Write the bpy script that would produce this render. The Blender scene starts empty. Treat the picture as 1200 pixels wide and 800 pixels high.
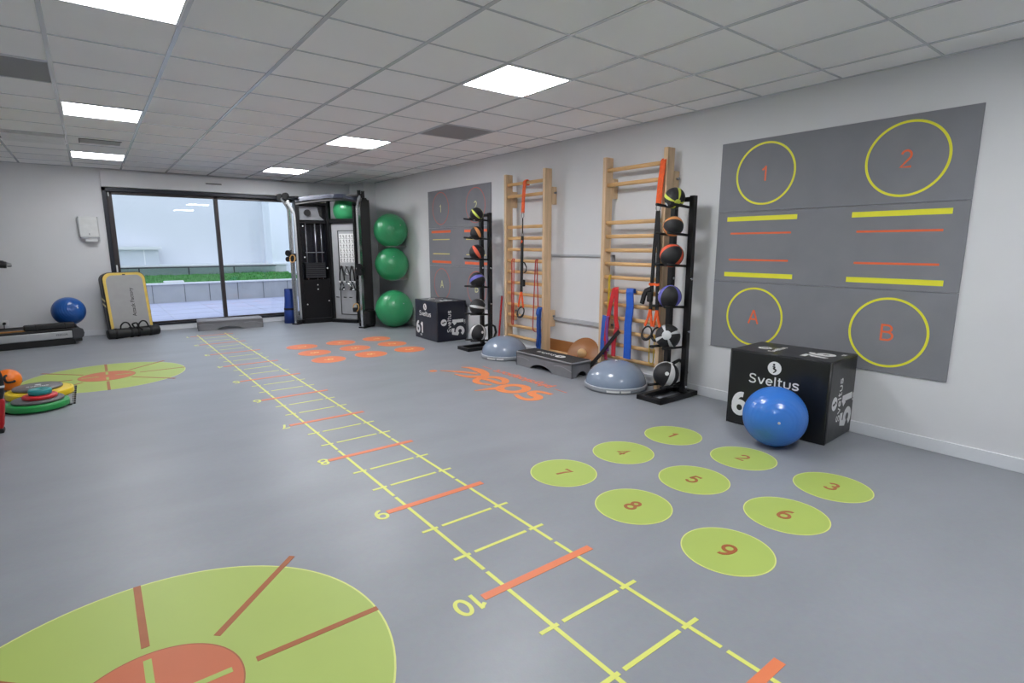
import bpy, bmesh, math, random
from mathutils import Matrix, Vector, Euler
random.seed(7)
PI = math.pi
R = math.radians
SC = bpy.context.scene
COL = SC.collection

# ------------------------------------------------------------------ materials
def lin(c):
    return tuple((v / 255 / 12.92) if v / 255 <= 0.04045 else ((v / 255 + 0.055) / 1.055) ** 2.4 for v in c)

MATS = {}
def M(name, rgb, rough=0.5, metal=0.0, var=0.06, scale=12.0, bump=0.0, bscale=60.0, spec=0.5, coat=0.0, stretch=None):
    if name in MATS:
        return MATS[name]
    m = bpy.data.materials.new(name); m.use_nodes = True
    nt = m.node_tree; b = nt.nodes['Principled BSDF']
    c = lin(rgb)
    tc = nt.nodes.new('ShaderNodeTexCoord')
    mp = nt.nodes.new('ShaderNodeMapping'); nt.links.new(tc.outputs['Object'], mp.inputs['Vector'])
    if stretch: mp.inputs['Scale'].default_value = stretch
    n = nt.nodes.new('ShaderNodeTexNoise'); n.inputs['Scale'].default_value = scale; n.inputs['Detail'].default_value = 4
    nt.links.new(mp.outputs['Vector'], n.inputs['Vector'])
    r = nt.nodes.new('ShaderNodeValToRGB')
    r.color_ramp.elements[0].position = 0.3; r.color_ramp.elements[1].position = 0.7
    r.color_ramp.elements[0].color = (*[v * (1 - var) for v in c], 1)
    r.color_ramp.elements[1].color = (*[min(1, v * (1 + var)) for v in c], 1)
    nt.links.new(n.outputs['Fac'], r.inputs['Fac']); nt.links.new(r.outputs['Color'], b.inputs['Base Color'])
    b.inputs['Roughness'].default_value = rough; b.inputs['Metallic'].default_value = metal
    b.inputs['Specular IOR Level'].default_value = spec
    if coat: b.inputs['Coat Weight'].default_value = coat; b.inputs['Coat Roughness'].default_value = 0.08
    if bump:
        n2 = nt.nodes.new('ShaderNodeTexNoise'); n2.inputs['Scale'].default_value = bscale; n2.inputs['Detail'].default_value = 3
        nt.links.new(mp.outputs['Vector'], n2.inputs['Vector'])
        bp = nt.nodes.new('ShaderNodeBump'); bp.inputs['Strength'].default_value = bump; bp.inputs['Distance'].default_value = 0.01
        nt.links.new(n2.outputs['Fac'], bp.inputs['Height']); nt.links.new(bp.outputs['Normal'], b.inputs['Normal'])
    MATS[name] = m
    return m

def emit_mat(name, rgb, strength):
    m = bpy.data.materials.new(name); m.use_nodes = True
    b = m.node_tree.nodes['Principled BSDF']
    b.inputs['Base Color'].default_value = (0.9, 0.9, 0.9, 1)
    b.inputs['Emission Color'].default_value = (*rgb, 1)
    b.inputs['Emission Strength'].default_value = strength
    MATS[name] = m
    return m

def glass_mat(name, tint, gloss):
    m = bpy.data.materials.new(name); m.use_nodes = True
    nt = m.node_tree; nt.nodes.clear()
    o = nt.nodes.new('ShaderNodeOutputMaterial'); t = nt.nodes.new('ShaderNodeBsdfTransparent'); g = nt.nodes.new('ShaderNodeBsdfGlossy')
    t.inputs['Color'].default_value = (*tint, 1); g.inputs['Roughness'].default_value = 0.02
    f = nt.nodes.new('ShaderNodeFresnel'); f.inputs['IOR'].default_value = 1.5
    mu = nt.nodes.new('ShaderNodeMath'); mu.operation = 'MULTIPLY'; mu.inputs[1].default_value = gloss
    nt.links.new(f.outputs[0], mu.inputs[0])
    mx = nt.nodes.new('ShaderNodeMixShader')
    nt.links.new(mu.outputs[0], mx.inputs[0]); nt.links.new(t.outputs[0], mx.inputs[1]); nt.links.new(g.outputs[0], mx.inputs[2])
    nt.links.new(mx.outputs[0], o.inputs['Surface'])
    MATS[name] = m
    return m

def medball_mat(name, rgb, n=4, frac=0.45, cap=0.32):
    """black rubber ball with n coloured wedges meeting in a coloured cap at +Z and -Z"""
    m = bpy.data.materials.new(name); m.use_nodes = True
    nt = m.node_tree; b = nt.nodes['Principled BSDF']; L = nt.links.new
    def mth(op, a=None, v=None, c=None):
        x = nt.nodes.new('ShaderNodeMath'); x.operation = op
        for i, q in enumerate((a, v, c)):
            if q is None: continue
            if isinstance(q, (int, float)): x.inputs[i].default_value = q
            else: L(q, x.inputs[i])
        return x.outputs[0]
    tc = nt.nodes.new('ShaderNodeTexCoord')
    nv = nt.nodes.new('ShaderNodeVectorMath'); nv.operation = 'NORMALIZE'; L(tc.outputs['Object'], nv.inputs[0])
    s = nt.nodes.new('ShaderNodeSeparateXYZ'); L(nv.outputs[0], s.inputs[0])
    ang = mth('ARCTAN2', s.outputs['Y'], s.outputs['X'])
    w = mth('COSINE', mth('MULTIPLY', ang, float(n)))
    wedge = mth('GREATER_THAN', w, math.cos(PI * frac))
    capm = mth('GREATER_THAN', mth('ABSOLUTE', s.outputs['Z']), math.cos(cap))
    fac = mth('MAXIMUM', wedge, capm)
    mix = nt.nodes.new('ShaderNodeMix'); mix.data_type = 'RGBA'
    mix.inputs['A'].default_value = (*lin((30, 30, 33)), 1); mix.inputs['B'].default_value = (*lin(rgb), 1)
    L(fac, mix.inputs['Factor']); L(mix.outputs['Result'], b.inputs['Base Color'])
    b.inputs['Roughness'].default_value = 0.5
    n2 = nt.nodes.new('ShaderNodeTexVoronoi'); n2.inputs['Scale'].default_value = 180
    bp = nt.nodes.new('ShaderNodeBump'); bp.inputs['Strength'].default_value = 0.25; bp.inputs['Distance'].default_value = 0.004
    L(n2.outputs['Distance'], bp.inputs['Height']); L(bp.outputs['Normal'], b.inputs['Normal'])
    MATS[name] = m
    return m

# ------------------------------------------------------------------ mesh builder
class MB:
    def __init__(s): s.bm = bmesh.new(); s.mi = 0
    def _tag(s, f0):
        if s.mi:
            s.bm.faces.ensure_lookup_table()
            for f in s.bm.faces[f0:]: f.material_index = s.mi
    def verts_faces(s, vs, fs, smooth=False):
        n0 = len(s.bm.faces)
        v = [s.bm.verts.new(p) for p in vs]
        for f in fs:
            try:
                q = s.bm.faces.new([v[i] for i in f]); q.smooth = smooth; q.material_index = s.mi
            except ValueError: pass
        return s
    def box(s, lo, hi, bev=0.0, mat=None, seg=2):
        t = bmesh.new(); bmesh.ops.create_cube(t, size=1)
        c = [(a + b) / 2 for a, b in zip(lo, hi)]; d = [abs(b - a) for a, b in zip(lo, hi)]
        for v in t.verts: v.co = Vector((c[0] + v.co.x * d[0], c[1] + v.co.y * d[1], c[2] + v.co.z * d[2]))
        if bev: bmesh.ops.bevel(t, geom=t.edges[:], offset=min(bev, min(d) * 0.45), segments=seg, affect='EDGES', profile=0.5)
        return s._merge(t, mat, smooth=False)
    def _merge(s, t, mat=None, smooth=None):
        me = bpy.data.meshes.new('tmp')
        for f in t.faces:
            f.material_index = s.mi
            if smooth is not None: f.smooth = smooth
        t.to_mesh(me); t.free()
        if mat is not None: me.transform(mat)
        s.bm.from_mesh(me); bpy.data.meshes.remove(me)
        return s
    def lathe(s, prof, n=32, mat=None, smooth=True, cap=True):
        t = bmesh.new(); rings = []
        for r, z in prof:
            if r < 1e-6: rings.append([t.verts.new((0, 0, z))])
            else: rings.append([t.verts.new((r * math.cos(2 * PI * i / n), r * math.sin(2 * PI * i / n), z)) for i in range(n)])
        for a, b in zip(rings, rings[1:]):
            for i in range(n):
                j = (i + 1) % n
                if len(a) == 1 and len(b) == 1: continue
                if len(a) == 1: t.faces.new((a[0], b[j], b[i]))
                elif len(b) == 1: t.faces.new((a[i], a[j], b[0]))
                else: t.faces.new((a[i], a[j], b[j], b[i]))
        if cap:
            if len(rings[0]) > 1: t.faces.new(rings[0][::-1])
            if len(rings[-1]) > 1: t.faces.new(rings[-1])
        bmesh.ops.recalc_face_normals(t, faces=t.faces[:])
        for f in t.faces: f.smooth = smooth and len(f.verts) < 5
        return s._merge(t, mat)
    def cyl(s, p, q, r, n=16, r2=None):
        p, q = Vector(p), Vector(q); d = q - p
        m = Matrix.Translation(p) @ d.to_track_quat('Z', 'Y').to_matrix().to_4x4()
        return s.lathe([(r, 0), (r if r2 is None else r2, d.length)], n, m)
    def tube(s, pts, r, n=8, closed=False, flat=None):
        """swept round tube (or flat strap: flat=(half width, half thickness), up hint given as third item)"""
        pts = [Vector(p) for p in pts]; N = len(pts); t = bmesh.new(); rings = []
        up = Vector(flat[2]) if flat else None
        prevn = None
        for i, p in enumerate(pts):
            a = pts[(i - 1) % N] if (closed or i > 0) else p
            b = pts[(i + 1) % N] if (closed or i < N - 1) else p
            d = (b - a)
            d = d.normalized() if d.length > 1e-9 else Vector((0, 0, 1))
            if flat:
                x = up - d * up.dot(d)
                x = x.normalized() if x.length > 1e-4 else (prevn or Vector((0, 0, 1)))
                y = d.cross(x).normalized(); prevn = x
                w, h = flat[0], flat[1]
                rings.append([t.verts.new(p + x * sx * w + y * sy * h) for sx, sy in ((-1, -1), (1, -1), (1, 1), (-1, 1))])
            else:
                if prevn is None:
                    h_ = Vector((0, 0, 1)) if abs(d.z) < 0.9 else Vector((1, 0, 0))
                    x = h_.cross(d).normalized()
                else:
                    x = prevn - d * prevn.dot(d)
                    x = x.normalized() if x.length > 1e-6 else Vector((1, 0, 0)).cross(d).normalized()
                prevn = x; y = d.cross(x)
                rr = r[i] if isinstance(r, (list, tuple)) else r
                rings.append([t.verts.new(p + (x * math.cos(2 * PI * k / n) + y * math.sin(2 * PI * k / n)) * rr) for k in range(n)])
        k = len(rings[0])
        pairs = list(zip(rings, rings[1:])) + ([(rings[-1], rings[0])] if closed else [])
        for a, b in pairs:
            for i in range(k):
                f = t.faces.new((a[i], a[(i + 1) % k], b[(i + 1) % k], b[i])); f.smooth = not flat
        if not closed:
            t.faces.new(rings[0][::-1]); t.faces.new(rings[-1])
        bmesh.ops.recalc_face_normals(t, faces=t.faces[:])
        return s._merge(t)
    def prism(s, poly, h, mat=None, bev=0.0):
        """polygon in xy extruded from z=0 to h"""
        t = bmesh.new()
        a = [t.verts.new((x, y, 0)) for x, y in poly]; b = [t.verts.new((x, y, h)) for x, y in poly]
        t.faces.new(a[::-1]); t.faces.new(b); n = len(poly)
        for i in range(n): t.faces.new((a[i], a[(i + 1) % n], b[(i + 1) % n], b[i]))
        bmesh.ops.recalc_face_normals(t, faces=t.faces[:])
        if bev: bmesh.ops.bevel(t, geom=[e for e in t.edges if abs(e.verts[0].co.z - e.verts[1].co.z) < 1e-6], offset=bev, segments=2, affect='EDGES', profile=0.5)
        return s._merge(t, mat, smooth=False)
    def ring(s, r0, r1, h, n=64, mat=None):
        """flat annulus z 0..h"""
        return s.lathe([(r0, 0), (r1, 0), (r1, h), (r0, h), (r0, 0)], n, mat, smooth=False, cap=False)
    def ribbon(s, pts, ws, h, mat=None, closed=False):
        """flat stroke in xy with width per point, extruded to h"""
        P = [Vector((p[0], p[1])) for p in pts]; N = len(P); A, B = [], []
        if isinstance(ws, (int, float)): ws = [ws] * N
        for i, p in enumerate(P):
            a = P[(i - 1) % N] if closed or i > 0 else p
            b = P[(i + 1) % N] if closed or i < N - 1 else p
            d = (b - a).normalized(); nrm = Vector((-d.y, d.x)) * ws[i] / 2
            A.append(p + nrm); B.append(p - nrm)
        t = bmesh.new()
        lo = [[t.verts.new((v.x, v.y, z)) for v in L] for L in (A, B) for z in (0, h)]
        a0, a1, b0, b1 = lo
        rng = range(N) if closed else range(N - 1)
        for i in rng:
            j = (i + 1) % N
            for q in ((a1[i], b1[i], b1[j], a1[j]), (a0[i], a0[j], b0[j], b0[i]), (a0[i], a1[i], a1[j], a0[j]), (b0[i], b0[j], b1[j], b1[i])):
                t.faces.new(q)
        if not closed:
            t.faces.new((a0[0], b0[0], b1[0], a1[0])); t.faces.new((a0[-1], a1[-1], b1[-1], b0[-1]))
        bmesh.ops.recalc_face_normals(t, faces=t.faces[:])
        return s._merge(t, mat, smooth=False)
    def text(s, body, size, mat, bold=0.0, h=0.001, align='CENTER', sx=1.0):
        cu = bpy.data.curves.new('txt', 'FONT'); cu.body = body; cu.size = size; cu.offset = bold; cu.extrude = h / 2
        cu.align_x = align; cu.align_y = 'CENTER'; cu.resolution_u = 3
        o = bpy.data.objects.new('txt', cu); COL.objects.link(o)
        bpy.context.view_layer.update()
        me = bpy.data.meshes.new_from_object(o.evaluated_get(bpy.context.evaluated_depsgraph_get()))
        bpy.data.objects.remove(o); bpy.data.curves.remove(cu)
        me.materials.clear()
        me.transform(mat @ Matrix.Diagonal((sx, 1, 1, 1)) @ Matrix.Translation((0, 0, h / 2)))
        n0 = len(s.bm.faces)
        s.bm.from_mesh(me); bpy.data.meshes.remove(me)
        s.bm.faces.ensure_lookup_table()
        for f in s.bm.faces[n0:]: f.material_index = s.mi
        return s
    def build(s, name, mats, parent=None, loc=None, rot=None):
        me = bpy.data.meshes.new(name); s.bm.to_mesh(me); s.bm.free()
        for m in (mats if isinstance(mats, (list, tuple)) else [mats]): me.materials.append(m)
        o = bpy.data.objects.new(name, me); COL.objects.link(o)
        if parent is not None: o.parent = parent
        if loc is not None: o.location = loc
        if rot is not None: o.rotation_euler = rot
        return o

def arc(cx, cy, rx, ry, a0, a1, n=14):
    return [(cx + rx * math.cos(R(a0 + (a1 - a0) * i / n)), cy + ry * math.sin(R(a0 + (a1 - a0) * i / n))) for i in range(n + 1)]
_six = [arc(.31, .31, .25, .27, 0, 360, 20), arc(.40, .42, .34, .54, 80, 185, 10)]
_S = [(.62, .80), (.52, .93), (.33, .97), (.14, .92), (.07, .76), (.14, .60), (.33, .51), (.54, .42), (.61, .24), (.52, .08), (.32, .03), (.12, .07), (.02, .20)]
GLYPH = {'0': (.62, [arc(.31, .5, .26, .46, 0, 360, 24)]), '1': (.62, [[(.36, 0), (.36, 1.0)], [(.38, .96), (.27, .84), (.12, .74)]]),
    '2': (.62, [arc(.3, .70, .24, .26, 165, -40, 12) + [(.05, .05), (.58, .05)]]), '3': (.62, [arc(.29, .73, .22, .23, 160, -85, 12), arc(.29, .28, .25, .24, 88, -160, 14)]),
    '4': (.62, [[(.44, 0), (.44, .97), (.04, .29), (.6, .29)]]), '5': (.62, [[(.54, .95), (.16, .95), (.09, .50)] + arc(.3, .32, .26, .29, 140, -150, 14)]),
    '6': (.62, _six), '9': (.62, [[(.62 - x, 1 - y) for x, y in q] for q in _six]), '7': (.62, [[(.05, .95), (.57, .95), (.38, .6), (.24, 0)]]),
    '8': (.62, [arc(.3, .74, .2, .21, 0, 360, 20), arc(.3, .28, .25, .24, 0, 360, 20)]),
    'A': (.74, [[(.02, 0), (.35, .98), (.38, .98), (.71, 0)], [(.14, .33), (.59, .33)]]),
    'B': (.74, [[(.08, .0), (.08, 1.0)], [(.06, .95), (.28, .95)] + arc(.34, .745, .26, .205, 75, -75, 8) + [(.28, .54), (.06, .54)], [(.2, .54), (.30, .54)] + arc(.36, .295, .31, .245, 75, -75, 8) + [(.30, .05), (.06, .05)]]),
    'c': (.56, [arc(.28, .35, .24, .31, 45, 315, 12)]), 'm': (.86, [[(.06, 0), (.06, .68)], [(.06, .45), (.14, .62), (.30, .66), (.40, .55), (.40, 0)], [(.40, .45), (.48, .62), (.64, .66), (.74, .55), (.74, 0)]]),
    'S': (.78, [_S]), 'v': (.66, [[(.02, .7), (.28, .04), (.32, .04), (.58, .7)]]), 'e': (.68, [[(.06, .37), (.56, .37)], arc(.32, .35, .26, .31, 0, 320, 16)]),
    'l': (.26, [[(.1, 0), (.1, 1.0)]]), 't': (.48, [[(.16, .95), (.16, .14), (.24, .04), (.4, .04)], [(.02, .68), (.40, .68)]]),
    'u': (.70, [[(.06, .7), (.06, .2), (.14, .06), (.3, .03), (.48, .06), (.56, .2), (.56, .7)]]), 's': (.60, [[(x * .85, y * .7) for x, y in _S]])}
def glyphs(mb, s, cap, F, w=0.13, h=0.001, sx=1.0, gap=0.08):
    """lettering drawn as even-width strokes, centred on the frame"""
    tot = sum(GLYPH[c][0] * sx + gap for c in s) - gap; x = -tot / 2
    nq = 0
    for c in s:
        for q in GLYPH[c][1]:
            nq += 1
            P = [((x + a * sx) * cap, (b - 0.5) * cap) for a, b in q]
            closed = math.hypot(P[0][0] - P[-1][0], P[0][1] - P[-1][1]) < 1e-6
            mb.ribbon(P[:-1] if closed else P, w * cap, h + 0.0001 * (nq % 3), F, closed)
        x += GLYPH[c][0] * sx + gap
    return mb

def frame(x, y, z, o):
    """4x4 from three axes and an origin"""
    m = Matrix.Identity(4)
    for i, v in enumerate((x, y, z)):
        for k in range(3): m[k][i] = v[k]
    for k in range(3): m[k][3] = o[k]
    return m
def on_wall(y, z, x=4.463):     # writing on the right wall: reads along -Y, up Z, faces -X
    return frame((0, -1, 0), (0, 0, 1), (-1, 0, 0), (x, y, z))

def tag(o, label, cat, group=None, kind=None):
    o['label'] = label
    if cat: o['category'] = cat
    if group: o['group'] = group
    if kind: o['kind'] = kind
    return o
def thing(name, label, cat, loc=(0, 0, 0), rz=0.0, group=None):
    e = bpy.data.objects.new(name, None); e.empty_display_size = 0.1; COL.objects.link(e)
    e.location = loc; e.rotation_euler = (0, 0, rz)
    return tag(e, label, cat, group)
def struct(o):
    o['kind'] = 'structure'; return o
def dup(root, loc=None, rz=None, label=None, group=None):
    r = root.copy(); COL.objects.link(r)
    if loc is not None: r.location = loc
    if rz is not None: r.rotation_euler = (0, 0, rz)
    if label: r['label'] = label
    if group: r['group'] = group
    for ch in list(root.children):
        c = ch.copy(); COL.objects.link(c); c.parent = r
        for g in list(ch.children):
            d = g.copy(); COL.objects.link(d); d.parent = c
    return r

# ------------------------------------------------------------------ room numbers (metres; camera stands at x=0, y=0)
XR, XL, YB, YF, ZC = 4.463, -3.3, 10.8, -2.0, 2.587

# ------------------------------------------------------------------ shared materials
m_wall = M('wall_paint', (219, 220, 223), 0.85, var=0.015, scale=3, bump=0.05, bscale=250)
m_white = M('white_plastic', (225, 226, 228), 0.4, var=0.01)
m_wallbounce = M('bounce_wall_white', (244, 244, 244), 0.85, var=0.01, scale=3)  # paler coat for the unseen walls, added to bounce light onto the ceiling
m_skirt = M('skirting_white', (222, 225, 230), 0.45, var=0.01)
m_black = M('black_paint', (12, 12, 14), 0.4, var=0.1)
m_blackrub = M('black_rubber', (24, 24, 26), 0.65, var=0.12, bump=0.1)
m_alu = M('dark_anodised', (40, 43, 52), 0.4, 0.3, var=0.04)
m_chrome = M('brushed_chrome', (215, 218, 220), 0.22, 0.9, var=0.03)
m_steel = M('satin_steel', (150, 152, 156), 0.35, 0.8, var=0.04)
m_wood = M('beech_wood', (212, 182, 146), 0.45, var=0.13, scale=5, stretch=(6, 6, 0.6))
m_woodrung = M('beech_rung', (216, 174, 120), 0.4, var=0.12, scale=5, stretch=(6, 0.8, 6))
m_yel = M('vinyl_lime', (170, 190, 96), 0.45, var=0.03, scale=2)
m_yelrim = M('vinyl_lime_rim', (216, 222, 134), 0.45, var=0.02)
m_line = M('vinyl_yellow_line', (224, 228, 116), 0.45, var=0.03)
m_orange = M('vinyl_orange', (230, 128, 84), 0.45, var=0.03, scale=2)
m_orangerim = M('vinyl_orange_rim', (243, 160, 124), 0.45, var=0.02)
m_rust = M('vinyl_rust', (162, 92, 54), 0.45, var=0.03)
m_cream = M('vinyl_cream', (250, 212, 140), 0.45, var=0.02)
m_logoor = M('vinyl_logo_orange', (240, 142, 82), 0.45, var=0.03)
m_print = M('white_print', (232, 232, 232), 0.5, var=0.01)

# ------------------------------------------------------------------ floor
def floor_material():
    m = bpy.data.materials.new('grey_sports_vinyl'); m.use_nodes = True
    nt = m.node_tree; b = nt.nodes['Principled BSDF']; L = nt.links.new
    tc = nt.nodes.new('ShaderNodeTexCoord')
    n1 = nt.nodes.new('ShaderNodeTexNoise'); n1.inputs['Scale'].default_value = 1.3; n1.inputs['Detail'].default_value = 5
    n2 = nt.nodes.new('ShaderNodeTexNoise'); n2.inputs['Scale'].default_value = 40; n2.inputs['Detail'].default_value = 3
    mp = nt.nodes.new('ShaderNodeMapping'); mp.inputs['Scale'].default_value = (1, 2.2, 1); mp.inputs['Rotation'].default_value = (0, 0, 0.6)
    L(tc.outputs['Object'], mp.inputs['Vector']); L(mp.outputs['Vector'], n1.inputs['Vector']); L(tc.outputs['Object'], n2.inputs['Vector'])
    r = nt.nodes.new('ShaderNodeValToRGB'); c = lin((147, 151, 158))
    r.color_ramp.elements[0].position = 0.3; r.color_ramp.elements[1].position = 0.72
    r.color_ramp.elements[0].color = (*[v * 0.93 for v in c], 1); r.color_ramp.elements[1].color = (*[v * 1.06 for v in c], 1)
    L(n1.outputs['Fac'], r.inputs['Fac'])
    mx = nt.nodes.new('ShaderNodeMix'); mx.data_type = 'RGBA'; mx.blend_type = 'MULTIPLY'; mx.inputs['Factor'].default_value = 0.12
    L(r.outputs['Color'], mx.inputs['A']); L(n2.outputs['Color'], mx.inputs['B']); L(mx.outputs['Result'], b.inputs['Base Color'])
    b.inputs['Roughness'].default_value = 0.4; b.inputs['Specular IOR Level'].default_value = 0.55
    bp = nt.nodes.new('ShaderNodeBump'); bp.inputs['Strength'].default_value = 0.06; bp.inputs['Distance'].default_value = 0.004
    n3 = nt.nodes.new('ShaderNodeTexNoise'); n3.inputs['Scale'].default_value = 120; L(tc.outputs['Object'], n3.inputs['Vector'])
    L(n3.outputs['Fac'], bp.inputs['Height']); L(bp.outputs['Normal'], b.inputs['Normal'])
    return m
struct(MB().box((XL - 0.15, YF - 0.15, -0.12), (XR + 0.15, YB + 0.2, 0)).build('floor', floor_material()))

# ------------------------------------------------------------------ ceiling with T-bar grid
m_ceil = M('ceiling_tile', (248, 247, 248), 0.9, var=0.02, scale=1.2, bump=0.12, bscale=160)
struct(MB().box((XL - 0.15, YF - 0.15, ZC), (XR + 0.15, YB + 0.2, ZC + 0.12)).build('ceiling', m_ceil))
m_tbar = M('ceiling_tbar', (206, 208, 214), 0.24, 0.0, var=0.01)
g = MB()
k = 0.526
xs = [0.526 + 0.6 * i for i in range(-6, 7)]
ys = [3.077 + 0.6 * i for i in range(-8, 13)]
for x in xs: g.box((x - 0.012, YF, ZC - 0.005), (x + 0.012, YB, ZC + 0.01))
for y in ys: g.box((XL, y - 0.007, ZC - 0.004), (XR, y + 0.007, ZC + 0.01))
struct(g.build('trim_1', m_tbar))
e = MB()
e.box((XR - 0.02, YF, ZC - 0.006), (XR, YB, ZC + 0.01)); e.box((XL, YB - 0.02, ZC - 0.006), (XR, YB, ZC + 0.01)); e.box((XL, YF, ZC - 0.006), (XL + 0.02, YB, ZC + 0.01))
struct(e.build('trim_2', m_tbar))

# ------------------------------------------------------------------ walls
WX0, WX1, WZ0, WZ1 = 0.247, 3.37, 0.085, 2.305      # opening of the sliding window
struct(MB().box((XR, YF - 0.15, -0.1), (XR + 0.15, YB + 0.2, ZC + 0.1)).build('wall_right', m_wall))
struct(MB().box((XL - 0.15, YF - 0.15, -0.1), (XL, YB + 0.2, ZC + 0.1)).build('wall_left', m_wallbounce))
struct(MB().box((XL, YF - 0.15, -0.1), (XR, YF, ZC + 0.1)).build('wall_front', m_wallbounce))
b = MB()
b.box((XL, YB, -0.1), (WX0, YB + 0.2, ZC + 0.1)); b.box((WX1, YB, -0.1), (XR, YB + 0.2, ZC + 0.1))
b.box((WX0, YB, -0.1), (WX1, YB + 0.2, WZ0)); b.box((WX0, YB, WZ1), (WX1, YB + 0.2, ZC + 0.1))
struct(b.build('wall_back', m_wall))
struct(MB().box((4.22, 10.1, 0), (XR, YB, ZC)).build('wall_corner', m_wall))
# roller-shutter housing over the window
m_lintel = M('shutter_box_white', (222, 223, 227), 0.6, var=0.01)
lt = struct(MB().box((0.25, YB - 0.045, 2.312), (3.41, YB, ZC - 0.03), 0.004).build('trim_3', m_lintel))
v = thing('trickle_vent', 'small white slot vent over the sliding window', 'vent', (1.81, YB - 0.045, 2.452))
MB().box((-0.125, -0.014, -0.018), (0.125, 0, 0.018), 0.003).build('vent_cover', m_white, v)
MB().box((-0.12, -0.0165, -0.016), (0.12, -0.012, 0.002)).build('slot', m_black, v)
# baseboards
def skirt(name, lo, hi): return struct(MB().box(lo, hi, 0.004).build(name, m_skirt))
skirt('baseboard_right', (XR - 0.016, YF, 0), (XR, 10.1, 0.09))
skirt('baseboard_back', (XL, YB - 0.016, 0), (WX0, YB, 0.09))
skirt('baseboard_corner', (4.204, 10.084, 0), (XR - 0.016, 10.1, 0.09))
skirt('baseboard_left', (XL, YF, 0), (XL + 0.016, YB, 0.09))

# ------------------------------------------------------------------ sliding window
win = bpy.data.objects.new('window_1', None); COL.objects.link(win); win.location = (0, 0, 0); win['kind'] = 'structure'
fr = MB()
y0, y1 = YB - 0.02, YB + 0.1
fr.box((WX0, y0, WZ0), (WX0 + 0.055, y1, WZ1), 0.004); fr.box((WX1 - 0.055, y0, WZ0), (WX1, y1, WZ1), 0.004)
fr.box((WX0, y0, WZ1 - 0.06), (WX1, y1, WZ1), 0.004); fr.box((WX0, y0, WZ0), (WX1, y1, WZ0 + 0.035), 0.004)
fr.build('window_frame', m_alu, win)
m_glass = glass_mat('window_glass', (0.97, 0.99, 1.0), 1.0)
for nm, xa, xb, yy, wl, wr in (('a', WX0 + 0.055, 1.86, YB + 0.02, 0.07, 0.055), ('b', 1.80, WX1 - 0.055, YB + 0.062, 0.055, 0.05)):
    s_ = MB()
    za, zb = WZ0 + 0.035, WZ1 - 0.06
    s_.box((xa, yy, za), (xa + wl, yy + 0.04, zb), 0.004); s_.box((xb - wr, yy, za), (xb, yy + 0.04, zb), 0.004)
    s_.box((xa, yy, zb - 0.045), (xb, yy + 0.04, zb), 0.004); s_.box((xa, yy, za), (xb, yy + 0.04, za + 0.03), 0.004)
    so = s_.build('sash', M('sash_brown', (58, 52, 54), 0.4, 0.2, var=0.03), win)
    MB().box((xa + wl - 0.005, yy + 0.014, za + 0.025), (xb - wr + 0.005, yy + 0.02, zb - 0.04)).build('pane', m_glass, so)
    if nm == 'a':
        for zz, hh in ((1.02, 0.16), (2.20, 0.06)):
            MB().box((xa + 0.012, yy - 0.02, zz - hh / 2), (xa + 0.034, yy, zz + hh / 2), 0.006).build('window_handle', m_white, so)
struct(MB().box((WX0, YB - 0.012, 0), (WX1, YB + 0.0, WZ0 + 0.004), 0.003).build('trim_4', m_skirt))

# ------------------------------------------------------------------ outside: terrace, planter, balustrade, courtyard walls
m_pave = M('terrace_paving', (184, 186, 210), 0.7, var=0.04, scale=2)
struct(MB().box((-8, YB + 0.2, -0.12), (12, 22, -0.02)).build('ground', m_pave))
j = MB()
for i in range(-6, 8): j.box((0.3 + i * 0.9 - 0.004, YB + 0.2, -0.02), (0.3 + i * 0.9 + 0.004, 16.3, -0.0175))
for i in range(6): j.box((-6, 11.6 + i * 0.9 - 0.004, -0.02), (5.2, 11.6 + i * 0.9 + 0.004, -0.0175))
struct(j.build('trim_5', M('paving_joint', (170, 172, 190), 0.8)))
m_block = M('planter_block', (172, 173, 176), 0.85, var=0.06, scale=3)
struct(MB().box((-6, 16.3, -0.02), (5.2, 16.5, 0.44)).build('wall_planter', m_block))
jb = MB()
for x in (-1.6, -0.9, -0.2, 0.5, 1.15, 1.85, 2.42, 3.1, 3.75, 4.4, 5.0): jb.box((x - 0.008, 16.294, -0.02), (x + 0.008, 16.3, 0.44))
struct(jb.build('trim_6', M('block_joint', (112, 114, 116), 0.9)))
struct(MB().box((-6, 16.26, 0.44), (5.2, 16.52, 0.475), 0.005).build('trim_7', m_white))
struct(MB().box((-6, 16.505, -0.02), (5.2, 19.24, 0.36)).build('ground_planter', M('soil', (70, 60, 50), 0.9)))
gm = MB(); vs, fs = [], []
NX, NY = 90, 26
for iy in range(NY + 1):
    for ix in range(NX + 1):
        x = -6 + 11.2 * ix / NX; y = 16.51 + 2.6 * iy / NY
        vs.append((x, y, 0.385 + 0.17 * (iy / NY) ** 0.8 + 0.05 * math.sin(x * 1.7 + 1) * math.sin(iy / NY * 3) + random.uniform(-0.012, 0.03)))
for iy in range(NY):
    for ix in range(NX):
        a = iy * (NX + 1) + ix; fs.append((a, a + 1, a + NX + 2, a + NX + 1))
gm.verts_faces(vs, fs)
bl, bf = [], []
for i in range(5000):
    x = random.uniform(-1.5, 5.1); y = random.uniform(16.52, 19.0); t = (y - 16.5) / 2.6
    z = 0.385 + 0.17 * t ** 0.8 + 0.05 * math.sin(x * 1.7 + 1) * math.sin(t * 3); a = random.uniform(0, PI); w = 0.012; h = random.uniform(0.03, 0.07)
    n0 = len(bl); dx, dy = math.cos(a) * w, math.sin(a) * w
    bl += [(x - dx, y - dy, z - 0.02), (x + dx, y + dy, z - 0.02), (x + random.uniform(-.03, .03), y, z + h)]; bf.append((n0, n0 + 1, n0 + 2))
gm.verts_faces(bl, bf)
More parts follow.
